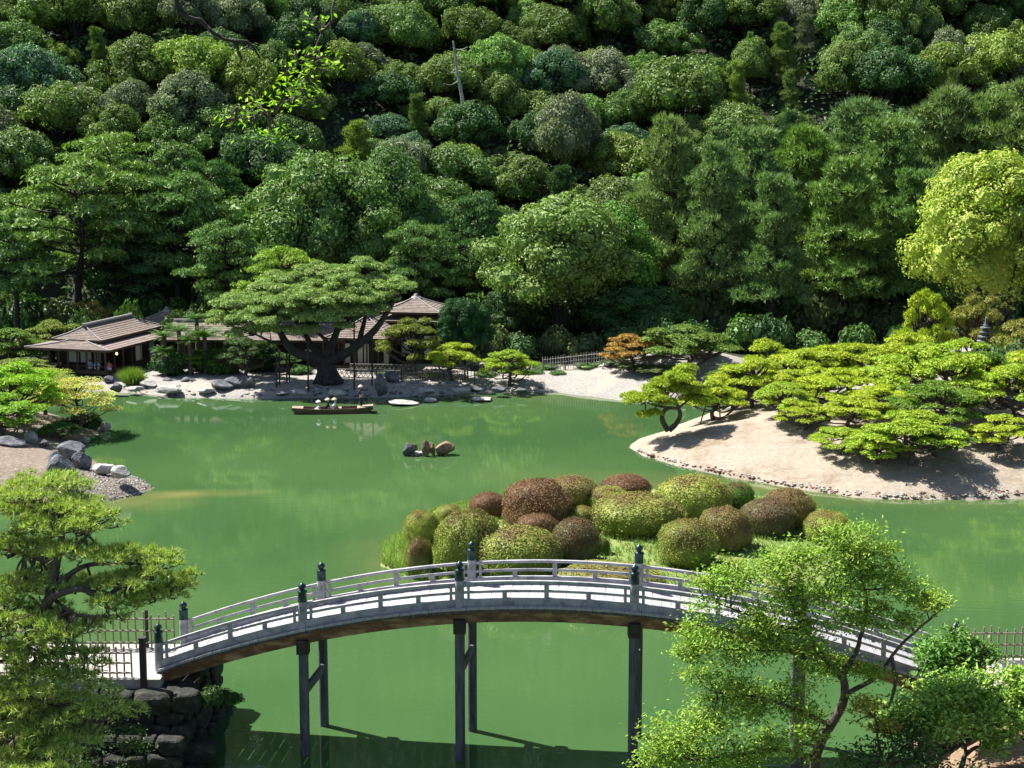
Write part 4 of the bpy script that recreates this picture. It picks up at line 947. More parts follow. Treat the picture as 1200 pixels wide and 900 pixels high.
# ------------------------------------------------------------------ people
def person(loc, rz, pose, top, bottom, label, hat=None, hair=M_blackcloth):
    r = empty('person', loc, rz, label, 'person')
    if pose == 'stand':
        J = dict(pel=(0, 0, .92), che=(.02, 0, 1.22), nk=(.03, 0, 1.45), hd=(.05, 0, 1.60), tp=(.05, 0, 1.70), ls=(0, .19, 1.38), le=(.10, .25, 1.12), lh=(.30, .15, 1.10),
                 rs=(0, -.19, 1.38), re=(.14, -.24, 1.16), rh=(.34, -.12, 1.25), lk=(.02, .10, .5), lf=(-.02, .11, .06), lt=(.14, .12, .03), rk=(.04, -.10, .5), rf=(0, -.11, .06), rt=(.16, -.12, .03))
    else:
        J = dict(pel=(0, 0, .12), che=(.03, 0, .40), nk=(.06, 0, .62), hd=(.10, 0, .76), tp=(.10, 0, .86), ls=(.03, .18, .55), le=(.12, .24, .32), lh=(.32, .12, .22),
                 rs=(.03, -.18, .55), re=(.12, -.24, .32), rh=(.32, -.12, .22), lk=(.42, .16, .22), lf=(.34, -.02, .06), lt=(.46, -.06, .05), rk=(.42, -.16, .22), rf=(.30, .03, .06), rt=(.42, .08, .05))
    E = [('pel', 'che'), ('che', 'nk'), ('nk', 'hd'), ('hd', 'tp'), ('che', 'ls'), ('ls', 'le'), ('le', 'lh'), ('che', 'rs'), ('rs', 're'), ('re', 'rh'),
         ('pel', 'lk'), ('lk', 'lf'), ('lf', 'lt'), ('pel', 'rk'), ('rk', 'rf'), ('rf', 'rt')]
    Rr = dict(pel=.14, che=.16, nk=.055, hd=.095, tp=.07, ls=.065, le=.045, lh=.035, rs=.065, re=.045, rh=.035, lk=.065, lf=.045, lt=.035, rk=.065, rf=.045, rt=.035)
    def skin(name, keys, mat, grow):
        ks = [k for k in J if k in keys]; ix = {k: i for i, k in enumerate(ks)}
        me = bpy.data.meshes.new(name); me.from_pydata([J[k] for k in ks], [(ix[a], ix[b]) for a, b in E if a in ix and b in ix], [])
        o = bpy.data.objects.new(name, me); COL.objects.link(o); o.parent = r; me.materials.append(mat)
        o.modifiers.new('s', 'SKIN'); sv = me.skin_vertices[0].data
        for k in ks: sv[ix[k]].radius = (Rr[k]+grow,)*2
        sv[0].use_root = True
        m = o.modifiers.new('u', 'SUBSURF'); m.levels = m.render_levels = 1
    skin('body', list(J), M_skin, 0)
    skin('jacket', ['pel', 'che', 'nk', 'ls', 'le', 'lh', 'rs', 're', 'rh'], top, .04)
    skin('trousers', ['pel', 'lk', 'lf', 'rk', 'rf'], bottom, .035)
    hx, hz = J['hd'][0], J['tp'][2]
    if hat: mb = MB(); mb.lathe((hx, 0, hz-.04), [(.24, -.02), (.235, .0), (.14, .08), (.06, .14), (.01, .15)], 12); mb.obj('hat', hat, r)
    else: mb = MB(); mb.lathe((hx-.015, 0, hz-.05), [(.105, -.08), (.11, .0), (.08, .08), (.01, .11)], 10); mb.obj('hair', hair, r)
    return r
for a_, b_, tp, lb, ht in ((2.2, 1.6, M_bluecloth, 'person in pale blue sitting on the pavilion veranda, right one of the two together', None), (3.0, 1.7, M_bluecloth, 'person in pale blue at the left of the seated pair on the veranda', None),
                           (.1+1.0, 1.8, M_redcloth, 'person in red sitting at the right corner of the open veranda', None)):
    q = P2(oA, a_, b_); person((q[0], q[1], 1.27), -1.5, 'sit', tp, M_white, lb, ht)

# ------------------------------------------------------------------ boat with its people
bc = G(390, 485); BD = bc[1]+.6
boat = empty('rowing_boat', (XU(390, BD, 0), BD, 0), math.radians(6), 'long flat wooden boat with square ends carrying visitors on the pond', 'boat')
S = [(-3.35, .50, .38, .52, .30), (-2.9, .62, .10, .50, .02), (-1.5, .74, .0, .42, -.12), (0, .78, 0, .40, -.15), (1.6, .74, 0, .42, -.12), (2.8, .66, .08, .50, .0), (3.3, .58, .36, .56, .30)]
mb = MB(); V = []
for x_, hw, zb, zt, zk in S: V += [(x_, -hw, zt), (x_, -hw*.82, zk), (x_, hw*.82, zk), (x_, hw, zt), (x_, hw-.08, zt), (x_, hw*.80-.06, max(zk+.12, zt-.34)), (x_, -hw*.80+.06, max(zk+.12, zt-.34)), (x_, -hw+.08, zt)]
fs = [(i*8+j, i*8+(j+1) % 8, (i+1)*8+(j+1) % 8, (i+1)*8+j) for i in range(len(S)-1) for j in range(8)]
mb.add(V, fs); mb.add(V[:8], [(0, 1, 6, 7), (1, 2, 5, 6), (2, 3, 4, 5)]); mb.add(V[-8:], [(0, 7, 6, 1), (1, 6, 5, 2), (2, 5, 4, 3)])
mb.obj('hull', M_boat, boat)
mb = MB(); mb.add([(2.0, -.66, .43), (3.3, -.55, .57), (3.3, .55, .57), (2.0, .66, .43), (2.0, -.66, .38), (3.3, -.55, .52), (3.3, .55, .52), (2.0, .66, .38)], [(0, 1, 2, 3), (7, 6, 5, 4), (0, 4, 5, 1), (2, 6, 7, 3), (3, 7, 4, 0), (1, 5, 6, 2)]); mb.obj('stern_deck', M_deckwood, boat)
mb = MB(); mb.add([(-3.3, -.47, .53), (-2.4, -.6, .49), (-2.4, .6, .49), (-3.3, .47, .53), (-3.3, -.47, .48), (-2.4, -.6, .44), (-2.4, .6, .44), (-3.3, .47, .48)], [(0, 1, 2, 3), (7, 6, 5, 4), (0, 4, 5, 1), (2, 6, 7, 3), (3, 7, 4, 0), (1, 5, 6, 2)]); mb.obj('bow_deck', M_deckwood, boat)
for x_ in (-1.2, .6): mb = MB(); mb.box((x_, 0, .36), (.24, 1.36, .04)); mb.obj('bench', M_deckwood, boat)
mb = MB(); mb.box((-.3, 0, .10), (3.6, 1.05, .03)); mb.obj('floor_boards', M_deckwood, boat)
def bp(x_, y_, z_): return boat.matrix_basis @ Vector((x_, y_, z_))
boat.matrix_basis = Matrix.Translation(boat.location) @ Matrix.Rotation(math.radians(6), 4, 'Z')
person(bp(2.35, 0, .47), math.pi*.9, 'stand', M_navy, M_navy, 'standing boatman in navy clothes with a pale hat at the stern', M_straw)
person(bp(-.30, -.05, .28), math.pi, 'sit', M_blackcloth, M_blackcloth, 'boat passenger in black under a conical straw hat', M_straw)
person(bp(.25, -.15, .30), math.pi, 'sit', M_white, M_white, 'boat passenger in white under a conical straw hat', M_straw)
person(bp(-1.05, .1, .08), math.pi, 'sit', M_white, M_bluecloth, 'boat passenger sitting low with a white hat nearest the bow', M_white)
mb = MB(); a0, a1 = np.array(bp(1.95, -.12, 1.95)), np.array(bp(4.9, -1.2, -.4)); mb.tube([a0, a1], .025, 6); tag(mb.obj('boat_pole', M_bamboo), 'slanting bamboo pole held by the boatman behind the boat', 'pole')

# ------------------------------------------------------------------ fences
def fence(p0, p1, ht, step, nrail, mat, label, group=None, post=6, lattice=False, wd=.035, zf=None):
    p0, p1 = np.asarray(p0, float), np.asarray(p1, float); r = empty('bamboo_fence', p0, 0, label, 'fence', group)
    L = np.linalg.norm(p1-p0); n = int(L/step); d = (p1-p0)
    if lattice:
        for k in range(n):
            for s_ in (0, 1):
                a, b = d*(k+s_)/n+z_*.08, d*(k+1-s_)/n+z_*ht*.92; mb = MB(); mb.beam(a+np.array((0, .02*s_, 0)), b+np.array((0, .02*s_, 0)), wd, wd); mb.obj('lattice_slat', mat, r)
    else:
        me = MB(); me.tube([(0, 0, -.15), (0, 0, ht*.5), (0, 0, ht)], wd*.6, 6); me = me.mesh('picket', mat)
        for k in range(n+1):
            o = link('picket', me, r, tuple(d*k/n+np.array((0, random.uniform(-.01, .01), 0)))); o.scale = (1, 1, random.uniform(.93, 1.07)); o.rotation_euler = (random.uniform(-.02, .02), random.uniform(-.02, .02), 0)
    for j in range(nrail):
        zz = z_*ht*((j+.5)/nrail if not lattice else (.08, .92, .5)[j]); mb = MB(); mb.tube([zz-(0, .05, 0), d*.5+zz-(0, .05, 0), d+zz-(0, .05, 0)], wd*.7, 6); mb.obj('rail', mat, r)
    for k in range(int(L/post)+1 if post else 0):
        mb = MB(); q = d*min(1, k*post/L)+np.array((0, .09, 0)); mb.tube([q-z_*.3, q+z_*(ht+.08)], .07, 7); mb.obj('fence_post', M_darkwood, r)
    return r
def FP(u, D, z=None): x = XU(u, D); return np.array((x, D, gz(x, D, (h_far,)) if z is None else z))
fence(FP(636, 150), FP(742, 149), 1.15, .24, 3, M_palefence, 'long pale picket fence at the foot of the dark wood, right of the forked pine', post=2.1, wd=.055)
fence(FP(392, 146), FP(470, 145.5), .85, .42, 3, M_palefence, 'low diamond lattice fence between the old pine trunk and the grey boulder', lattice=True, post=1.9, wd=.05)
fence(FP(470, 144.8), FP(548, 145.5), .85, .42, 3, M_bamboo, 'brown lattice fence behind the bright pruned pine', lattice=True, post=1.9, wd=.05)
fence(FP(410, 148.2), FP(530, 148), .9, .42, 3, M_palefence, 'upper lattice fence before the right pavilion', lattice=True, post=3, wd=.05)
fence(FP(548, 146), FP(632, 149.5), 1.0, .34, 2, M_bamboo, 'thin brown bamboo fence between the two bright pruned pines', post=1.6, wd=.045)
# wooden notice post on the far shore
q = FP(556, 144); mb = MB(); r = empty('signboard', q, 0, 'small dark roofed signboard on a post between two pruned pines', 'sign')
mb.box((0, 0, .8), (.09, .09, 1.7)); mb.obj('post', M_darkwood, r); mb = MB(); mb.box((0, 0, 1.55), (.85, .1, .55)); mb.obj('board', M_darkwood, r)
# stone pagoda
q = W(1154, 411, 134); q[2] = max(gz(q[0], 134), q[2])-.1; r = empty('stone_pagoda', q, 0, 'slim tiered stone pagoda with a spire above the peninsula pines', 'pagoda')
tz = .0; hh = (W(1154, 374, 134)[2]-q[2])
mb = MB(); mb.box((0, 0, .15), (1.1, 1.1, .3)); mb.obj('base', M_wallrock, r)
for k in range(5):
    s = 1.25-.13*k; z0 = .3+k*hh*.135; m_ = hh*.135
    mb = MB(); mb.box((0, 0, z0+m_*.25), (s*.55, s*.55, m_*.5)); mb.obj('tier_block', M_rock, r)
    mb = MB(); mb.lathe((0, 0, z0+m_*.5), [(.02, 0), (s*.62, .0), (s*.64, .10), (s*.35, m_*.42), (.02, m_*.5)], 12); mb.obj('tier_roof', M_rock, r)
mb = MB(); mb.lathe((0, 0, .3+5*hh*.135), [(.22, 0), (.24, .12), (.10, .2), (.13, .32), (.08, .45), (.11, .55), (.05, .8), (.01, hh*.98-(.3+5*hh*.135))], 10); mb.obj('spire', M_rock, r)
c = W(1132, 405, 133.5); o = link('rock', RP[1], None, tuple(c-np.array((0, 0, .4)))); o.scale = (1.7, 1.2, .7); tag(o, 'big pale boulder just left of the stone pagoda', 'rock')
c = W(800, 430, 144); o = link('rock', RP[2], None, tuple(c)); o.scale = (.9, .7, .45); tag(o, 'pale flat rock on the bank right of the orange tipped pine', 'rock')
# cycads and grass clump on the rocks
def cycad(u, D, vt, wpx, lab):
    x = XU(u, D); z = gz(x, D, (h_far,)); zt = W(u, vt, D)[2]; R = wpx/PPM(D)/2; r = empty('cycad', (x, D, z), 0, lab, 'cycad', 'cycads right of the left pavilion')
    mb = MB(); mb.tube(smooth([(0, 0, -.3), (.08, 0, (zt-z)*.5), (0, 0, zt-z-.35)], 4), np.linspace(.24, .19, 9), 8); mb.obj('trunk', M_bark, r)
    mb = MB()
    for k in range(40):
        a = k*2.4; el = rng.uniform(.25, 1.35); L = R*rng.uniform(.85, 1.1); P = []
        for t in np.linspace(0, 1, 8): P.append((math.cos(a)*math.cos(el*(1-t*.6))*L*t, math.sin(a)*math.cos(el*(1-t*.6))*L*t, zt-z-.35+L*math.sin(el)*t-.45*L*t*t))
        P = np.array(P); side = np.array((-math.sin(a), math.cos(a), 0))
        for i in range(7):
            for s_ in (-1, 1):
                b = P[i]; wv = .28*R*math.sin(math.pi*min(1, (i+1)/8)); fw = P[i+1]-P[i]
                for q in (0, .5): mb.add([b+fw*q, b+fw*(q+.3), b+fw*(q+.55)+side*s_*wv-z_*wv*.35], [(0, 1, 2)])
    o = mb.obj('fronds', M_leaf, r); o.color = (.065, .15, .02, 1)
for a in ((231, 150, 370, 34, 'tallest cycad with its star of fronds against the long roof'), (210, 149, 384, 40, 'cycad at the right end of the left pavilion'), (193, 148, 391, 36, 'leftmost cycad, against the veranda'),
          (240, 148, 391, 52, 'broad low cycad in front of the tallest one'), (192, 147, 408, 34, 'lowest cycad beside the veranda rocks'), (222, 147.5, 396, 36, 'small cycad in the middle of the cycad clump')): cycad(*a)
for i, a in enumerate([(1, 200, 148, 412, 50, (.03, .075, .02), 'dark bush under the cycads'), (2, 250, 149, 405, 60, (.04, .09, .02), 'dark bush right of the cycads'), (0, 300, 150, 400, 60, (.035, .07, .025), 'dark bush left of the old pine props'), (3, 265, 148.5, 418, 40, (.05, .10, .02), 'small bush behind the dark shore boulders'), (3, 30, 143.5, 432, 60, (.13, .20, .04), 'light green bush in front of the veranda, far left'), (1, 70, 143.5, 436, 50, (.06, .12, .03), 'green bush below the veranda at the left shore')]): shb(*a)
for i, (u, D_, w_, lab) in enumerate([(452, 147.3, 30, 'low green mound behind the upright grey boulder'), (505, 147, 34, 'low green mound between the pale pine and the bright shore pine'), (568, 147.4, 34, 'low green mound right of the little roofed signboard'),
        (622, 148.6, 34, 'low green mound at the left end of the long fence'), (655, 148, 26, 'small green mound just before the long fence'), (690, 150.2, 44, 'dark bush behind the middle of the long fence'), (640, 151, 44, 'dark bush behind the left end of the long fence'), (350, 148, 36, 'dark low bush behind the trunk of the old pine'), (600, 150.5, 40, 'dark bush behind the forked pine')]):
    shb(i, u, D_, 436-(10 if 'dark' in lab else 0), w_, (.07, .13, .035), lab, group='low bushes along the far shore fences')
x = XU(154, 144.2); b = np.array((x, 144.2, gz(x, 144.2, (h_far,)))); mb = MB(); n = 500
Pp = np.stack((rng.normal(0, .22, n), rng.normal(0, .2, n), np.zeros(n)), 1); tufts(mb, Pp, norm(Pp*1.1+np.array((0, 0, .75))), 4, 1.45, .06, .28)
o = mb.obj('grass_clump', M_leaf, loc=tuple(b)); o.color = (.20, .30, .05, 1); tag(o, 'tall arching clump of pale grass at the veranda corner', 'grass clump')

# ------------------------------------------------------------------ the arched bridge
xL, xR = W(183, 787, 58.8)[0], W(1128, 795, 56.8)[0]
def DZ(t): return 6.05-2.85*t*t
nrm = np.array((.130, .9915, 0)); BW = 3.1
def BPt(x_, off=0., h=0.):   # x along the near edge, off across (0 near, BW far), h above deck
    s = (x_-xL)/(xR-xL); t = 2*s-1
    return np.array((x_, 59.2-2.8*s, DZ(t)+h))+nrm*off
BR = empty('arched_bridge', BPt((xL+xR)/2)*np.array((1, 1, 0)), 0, 'long arched wooden footbridge with white weathered rails across the pond', 'bridge')
BO = np.array(BR.location)
xs = np.linspace(xL, xR, 61)
def strip(name, off, h, wd, ht, mat, par=BR, seg=None, mi=0):
    mb = MB(); X_ = seg if seg is not None else xs
    V = []; 
    for x_ in X_:
        c = BPt(x_, off, h)-BO
        V += [c+nrm*wd/2+z_*ht/2, c+nrm*wd/2-z_*ht/2, c-nrm*wd/2-z_*ht/2, c-nrm*wd/2+z_*ht/2]
    n = len(X_); fs = [(i*4+j, i*4+(j+1) % 4, (i+1)*4+(j+1) % 4, (i+1)*4+j) for i in range(n-1) for j in range(4)] + [(0, 1, 2, 3), ((n-1)*4+3, (n-1)*4+2, (n-1)*4+1, (n-1)*4)]
    mb.add(V, fs); return mb.obj(name, mat, par)
N = 84; pw = (xR-xL)/N
pm = MB(); pm.box((0, 0, 0), (pw-.010, BW+.44, .08)); pm = pm.mesh('plank', M_plank)
for k in range(N):
    x_ = xL+(k+.5)*pw; c = BPt(x_, BW/2, -.035)-BO; d = BPt(x_+.1)-BPt(x_-.1); sl = math.atan2(d[2], d[0])
    o = link('plank', pm, BR, tuple(c+z_*random.uniform(-.006, .006))); o.rotation_euler = (0, -sl, -.10+random.uniform(-.004, .004))
strip('girder', .12, -.37, .26, .50, M_girder); strip('girder', BW-.12, -.37, .26, .50, M_girder); strip('girder', BW/2, -.34, .24, .44, M_girder)
strip('edge_board', .03, -.16, .10, .14, M_leg); strip('edge_board', BW-.03, -.16, .10, .14, M_leg)
pn = [xL]+[W(u, v, D)[0] for u, v, D in ((353, 738, 58.4), (538, 713, 58.05), (743, 714, 57.6), (938, 738, 57.2))]+[xR]
prof = [(.17, -.12), (.17, 1.02)]
capp = [(.18, 1.0), (.18, 1.04), (.172, 1.06), (.172, 1.34), (.185, 1.36), (.185, 1.40), (.10, 1.42), (.09, 1.47), (.13, 1.50), (.155, 1.57), (.13, 1.64), (.05, 1.69), (.01, 1.73)]
pmm = MB(); pmm.lathe((0, 0, 0), prof, 14); pmm = pmm.mesh('rail_post', M_wood); cmm = MB(); cmm.lathe((0, 0, 0), capp, 14); cmm = cmm.mesh('finial', M_bronze)
for off in (.10, BW-.10):
    strip('handrail', off, .86, .13, .10, M_wood); strip('middle_rail', off, .52, .09, .09, M_wood); strip('sill_beam', off, .14, .20, .26, M_wood)
    for k, x_ in enumerate(pn):
        c = BPt(x_, off)-BO; o = link('rail_post', pmm, BR, tuple(c)); link('finial', cmm, o)
        if k < 5:
            w_ = pn[k+1]-x_
            for j, h_ in ((.03, .84), (.26, .50), (.5, .84), (.74, .50), (.97, .84)):
                c = BPt(x_+w_*j+(.14 if j == .03 else -.14 if j == .97 else 0), off)-BO; mb = MB(); mb.box((0, 0, h_/2), (.17 if .1 < j < .9 else .10, .12, h_)); mb.obj('baluster', M_wood, BR, tuple(c))
    # piers
for k in (1, 2, 3, 4):
    x_ = pn[k]; A_ = BPt(x_, .10)-BO; B_ = BPt(x_, BW-.10)-BO; zt = A_[2]-.6
    for q, off in ((A_, -1), (B_, 1)):
        mb = MB(); foot = np.array((q[0], q[1]+off*.06, -1.2)); mb.tube([foot, (foot+q*np.array((1, 1, 0))+z_*zt*.5)/np.array((2, 2, 1)) if False else (foot+np.array((q[0], q[1], zt)))/2, (q[0], q[1], zt)], .185, 10); mb.obj('leg', M_leg, BR)
        mb = MB(); mb.box((q[0], q[1]-.02, zt-.12), (.46, .50, .52)); mb.obj('leg_cap', M_darkwood, BR)
    mb = MB(); mb.beam(np.array((A_[0]+.02, A_[1]+.1, zt-1.9)), np.array((B_[0]+.02, B_[1]-.1, zt-1.9)), .14, .34); mb.obj('brace', M_leg, BR)
    mb = MB(); mb.beam(np.array((A_[0], A_[1]-.45, zt+.02)), np.array((B_[0], B_[1]+.45, zt+.02)), .30, .30); mb.obj('cross_beam', M_darkwood, BR)

# abutments and paths
mb = MB(); mb.box((-38+1.1, 60.6, 1.4), (47.6, 4.2, 3.2)); tag(mb.obj('path', M_path), kind='structure')
mb = MB(); mb.box((xR+18.5, 58.6, 1.4), (37, 4.4, 3.3)); tag(mb.obj('path', M_path), kind='structure')
def block_mesh(seed, mat):
    r = np.random.default_rng(seed); v, f = ICO[3]; v = v.copy()
    v = np.sign(v)*np.abs(v)**.45; v = np.clip(v, -.92, .92)*(1+.05*r.normal(size=3))
    v += np.outer(v[:, 0]*v[:, 2], r.normal(0, .12, 3))+v*(.045*wave(v*3, 1.3, seed))[:, None]
    for k in range(5):
        d = r.normal(size=3); d /= np.linalg.norm(d); q = v @ d; v -= np.outer(np.maximum(q-r.uniform(.95, 1.15), 0), d)
    mb = MB(); mb.add(v, f, 0, False); return mb.mesh('stone', mat)
def stone_wall(label, faces, mat=M_wallrock):
    r = empty('stone_abutment', (faces[0][0][0], faces[0][0][1], 0), 0, label, 'stone wall'); O = np.array(r.location)
    ms = [block_mesh(760+i, mat) for i in range(7)]
    mb = MB(); fc = faces[0]
    for (p, q, z0, z1, bat) in faces:
        p, q = np.array((*p, 0.)), np.array((*q, 0.)); L = np.linalg.norm(q-p); d = (q-p)/L; nn = np.array((d[1], -d[0], 0))
        z = z0; j = 0
        while z < z1-.1:
            h_ = random.uniform(.42, .9)*(1 if j else 1.1); x_ = -.1*(j % 2)
            while x_ < L:
                w_ = random.uniform(.45, 1.5); c = p+d*(x_+w_/2)+nn*(bat*(1-(z-z0)/(z1-z0))-.15+random.uniform(-.12, .14))+z_*(z+h_/2)
                o = link('stone', random.choice(ms), r, tuple(c-O), math.atan2(d[1], d[0])); o.scale = (w_*.54, .5, h_*.54); x_ += w_*.97
            z += h_*.93; j += 1
    return r
random.seed(77); stone_wall('stone abutment in shade-darkened tone carrying the left end of the bridge', [((-22, 57.9), (-12.2, 57.9), -.6, 2.75, .8), ((-12.5, 57.9), (-12.2, 63.2), -.6, 2.6, .35), ((-22, 57.2), (-12.6, 57.0), -.6, 1.5, .9)])
mb = MB(); mb.box((-17.3, 60.4, 1.0), (10.5, 4.6, 3.3)); 
tag(mb.obj('embankment', M_wallrock), kind='structure')
stone_wall('stone abutment in shade-darkened tone under the right end of the bridge, behind the trees', [((xR-.2, 60.2), (xR-.2, 56.2), -.6, 2.6, .6), ((xR, 56.4), (xR+6, 56.2), -.6, 2.6, .3)])
fence((-26, 58.75, 3.0), (-14.2, 58.75, 3.0), 1.15, .27, 3, M_bamboo, 'near bamboo fence along the path left of the bridge', 'bamboo fences beside the bridge path', post=0, wd=.06)
fence((-26, 62.2, 3.0), (-13.3, 62.2, 3.0), 1.45, .30, 3, M_bamboo, 'far bamboo fence along the path left of the bridge', 'bamboo fences beside the bridge path', post=2.9, wd=.06)
q = W(169, 813, 58.3); mb = MB(); mb.box((0, 0, .85), (.22, .22, 2.1)); mb.box((0, 0, 1.92), (.26, .26, .05)); tag(mb.obj('dark_post', M_darkwood, loc=(q[0], 58.3, 2.75)), 'square black post in front of the left end of the bridge', 'post')
fence((xR+.6, 60.6, 3.0), (xR+9, 60.6, 3.0), 1.35, .29, 3, M_bamboo, 'bamboo fence along the path right of the bridge, far side', 'bamboo fences beside the bridge path', post=2.9, wd=.06)
fence((xR+1.4, 56.6, 3.0), (xR+9, 56.4, 3.0), 1.1, .29, 3, M_bamboo, 'bamboo fence along the path right of the bridge, near side', 'bamboo fences beside the bridge path', post=0, wd=.06)
q = W(1193, 800, 56); r = empty('signboard', (q[0], 56, 3.0), 0, 'slanted dark signboard on a post by the right path', 'sign')
mb = MB(); mb.box((0, 0, .5), (.12, .12, 1.3)); mb.obj('post', M_darkwood, r); mb = MB(); mb.box((0, 0, 0), (1.1, .75, .06), M=Matrix.Rotation(.6, 3, 'X')); o = mb.obj('board', M_leg, r, (0, 0, 1.25))
for i, (x, y, z, sc3, lab) in enumerate([(-11.2, 58.3, 2.1, (.55, .5, .7), 'leafy tuft growing at the top corner of the left abutment'), (-10.9, 60.4, 1.3, (.4, .6, .6), 'leafy tuft on the pond side of the left abutment'),
        (-13.9, 57.3, 1.2, (.9, .4, .6), 'dark leafy patch on the front of the left abutment'), (-16.2, 57.1, 1.8, (1.3, .5, .7), 'bushy growth on the wall ledge under the near bamboo fence'),
        (-12.7, 56.9, -.1, (.8, .5, .5), 'dark plants at the waterline foot of the left abutment'), (-18.4, 57.2, 2.0, (1.2, .6, .8), 'bushy growth on the wall left of the ledge plants')]):
    plant('shrub', SH[i % 4], (x, y, z), i*1.3, sc3, lab, 'shrub', 'plants growing on the stone abutment', (.07, .11, .035))
# bridge's last finial on the far right bank
o_ = BPt(xR, BW-.10)

# ------------------------------------------------------------------ foreground trees
pix_tree('foreground_pine', 50, (22, 915), [
    ([(22, 940, 0), (26, 880, 0), (30, 830, 0), (22, 780, 0), (40, 735, 0), (58, 700, 0), (66, 660, .3), (72, 625, .5), (60, 590, .8)], .30, .08),
    ([(45, 725, 0), (62, 700, -.5), (95, 690, -.6), (120, 700, -.5), (150, 685, -.3), (200, 690, 0)], .15, .04), ([(60, 690, 0), (95, 665, 0), (130, 660, -.3), (175, 662, 0)], .11, .03),
    ([(70, 640, .3), (95, 635, .2), (108, 618, .2)], .09, .03), ([(24, 790, 0), (50, 770, -.6), (75, 760, -.8), (100, 765, -1)], .12, .04), ([(28, 850, 0), (60, 832, -1), (100, 828, -1.3), (140, 838, -1.5)], .12, .03),
    ([(40, 740, 0), (10, 720, .3), (-20, 715, .3)], .14, .05), ([(66, 660, .3), (30, 650, .8), (-10, 640, 1)], .12, .04), ([(62, 600, .8), (20, 590, 1), (-10, 580, 1)], .09, .03), ([(28, 860, 0), (10, 880, -1), (50, 892, -1.5)], .10, .03), ([(60, 700, 0), (90, 720, -1), (130, 722, -1.2)], .07, .02)],
    [(45, 578, 1.5, 115), (10, 596, 1, 90), (88, 596, .8, 70), (60, 622, .4, 80), (108, 612, 0, 66), (20, 645, 1, 90), (85, 650, 0, 70), (135, 652, -.2, 64), (180, 657, 0, 62), (165, 682, -.5, 80), (204, 690, 0, 52), (212, 676, .3, 34),
     (60, 685, .6, 80), (8, 690, .6, 90), (115, 690, 0, 60), (140, 712, -.6, 70), (185, 706, -.4, 50), (30, 728, -.4, 110), (85, 738, -.8, 70), (10, 770, -.6, 80), (95, 772, -1, 60), (62, 796, -1, 90), (20, 815, -1, 90),
     (105, 822, -1.4, 70), (140, 838, -1.5, 40), (60, 845, -1.4, 90), (15, 865, -1.6, 90), (90, 868, -1.6, 70), (45, 890, -2, 110), (-10, 735, 0, 60), (-8, 830, -1, 60), (55, 755, -.8, 60)],
    'gnarled yellow tipped pine in the left foreground, partly over the path', 'pine tree', (.31, .41, .10), n=290, L=.25, wd=.030, K=15, ratio=.40, blade=.12, k2=1, size=.38, dens=1.75, mat=M_fgneedle, bark=M_bark)

def leafy(kind, D, base_uv, limbs_, lumps, label, cat, color, leaf=.13, per=34, mat=None, group=None, twigs=True, bark=None):
    b = W(*base_uv, D); r = empty(kind, b, 0, label, cat, group); tb, cb = MB(), MB()
    nodes = []
    for pts, r0, r1 in limbs_:
        P = smooth([W(u, v, D+d)-b for u, v, d in pts], 4, .015); tb.tube(P, np.linspace(r0, r1, len(P)), 7); nodes.append(P)
    nodes = np.vstack(nodes)
    for (u, v, d, wp, hp) in lumps:
        c = W(u, v, D+d)-b; s = wp/PPM(D+d)/2; h_ = hp/PPM(D+d)/2; R = np.array((s, s*.8, h_))
        m = max(3, int(s*s*5)); ends = c+unit(m)*R*rng.uniform(.3, .9, (m, 1))
        for e in ends:
            j = nodes[np.argmin(((nodes-e)**2).sum(1))]
            P = smooth([j, (j+e)/2+rng.normal(0, .08, 3), e], 3)
            if twigs: tb.tube(P, np.linspace(.03, .008, len(P)), 4, cap=False)
            kk = int(per*s*s*12/m); t = rng.uniform(.35, 1.15, kk)[:, None]
            Q = P[0]*(1-t)+e*t if False else e+rng.normal(0, 1, (kk, 3))*np.array((.30, .30, .17))*max(.5, min(1.2, s))
            leaves(cb, Q, norm(unit(kk)*.6+np.array((-.1, 0, .75))), leaf, .42, .12)
    tb.obj('trunk', bark or M_bark, r); o = cb.obj('crown', mat or M_leaf, r); o.color = (*color, 1); return r
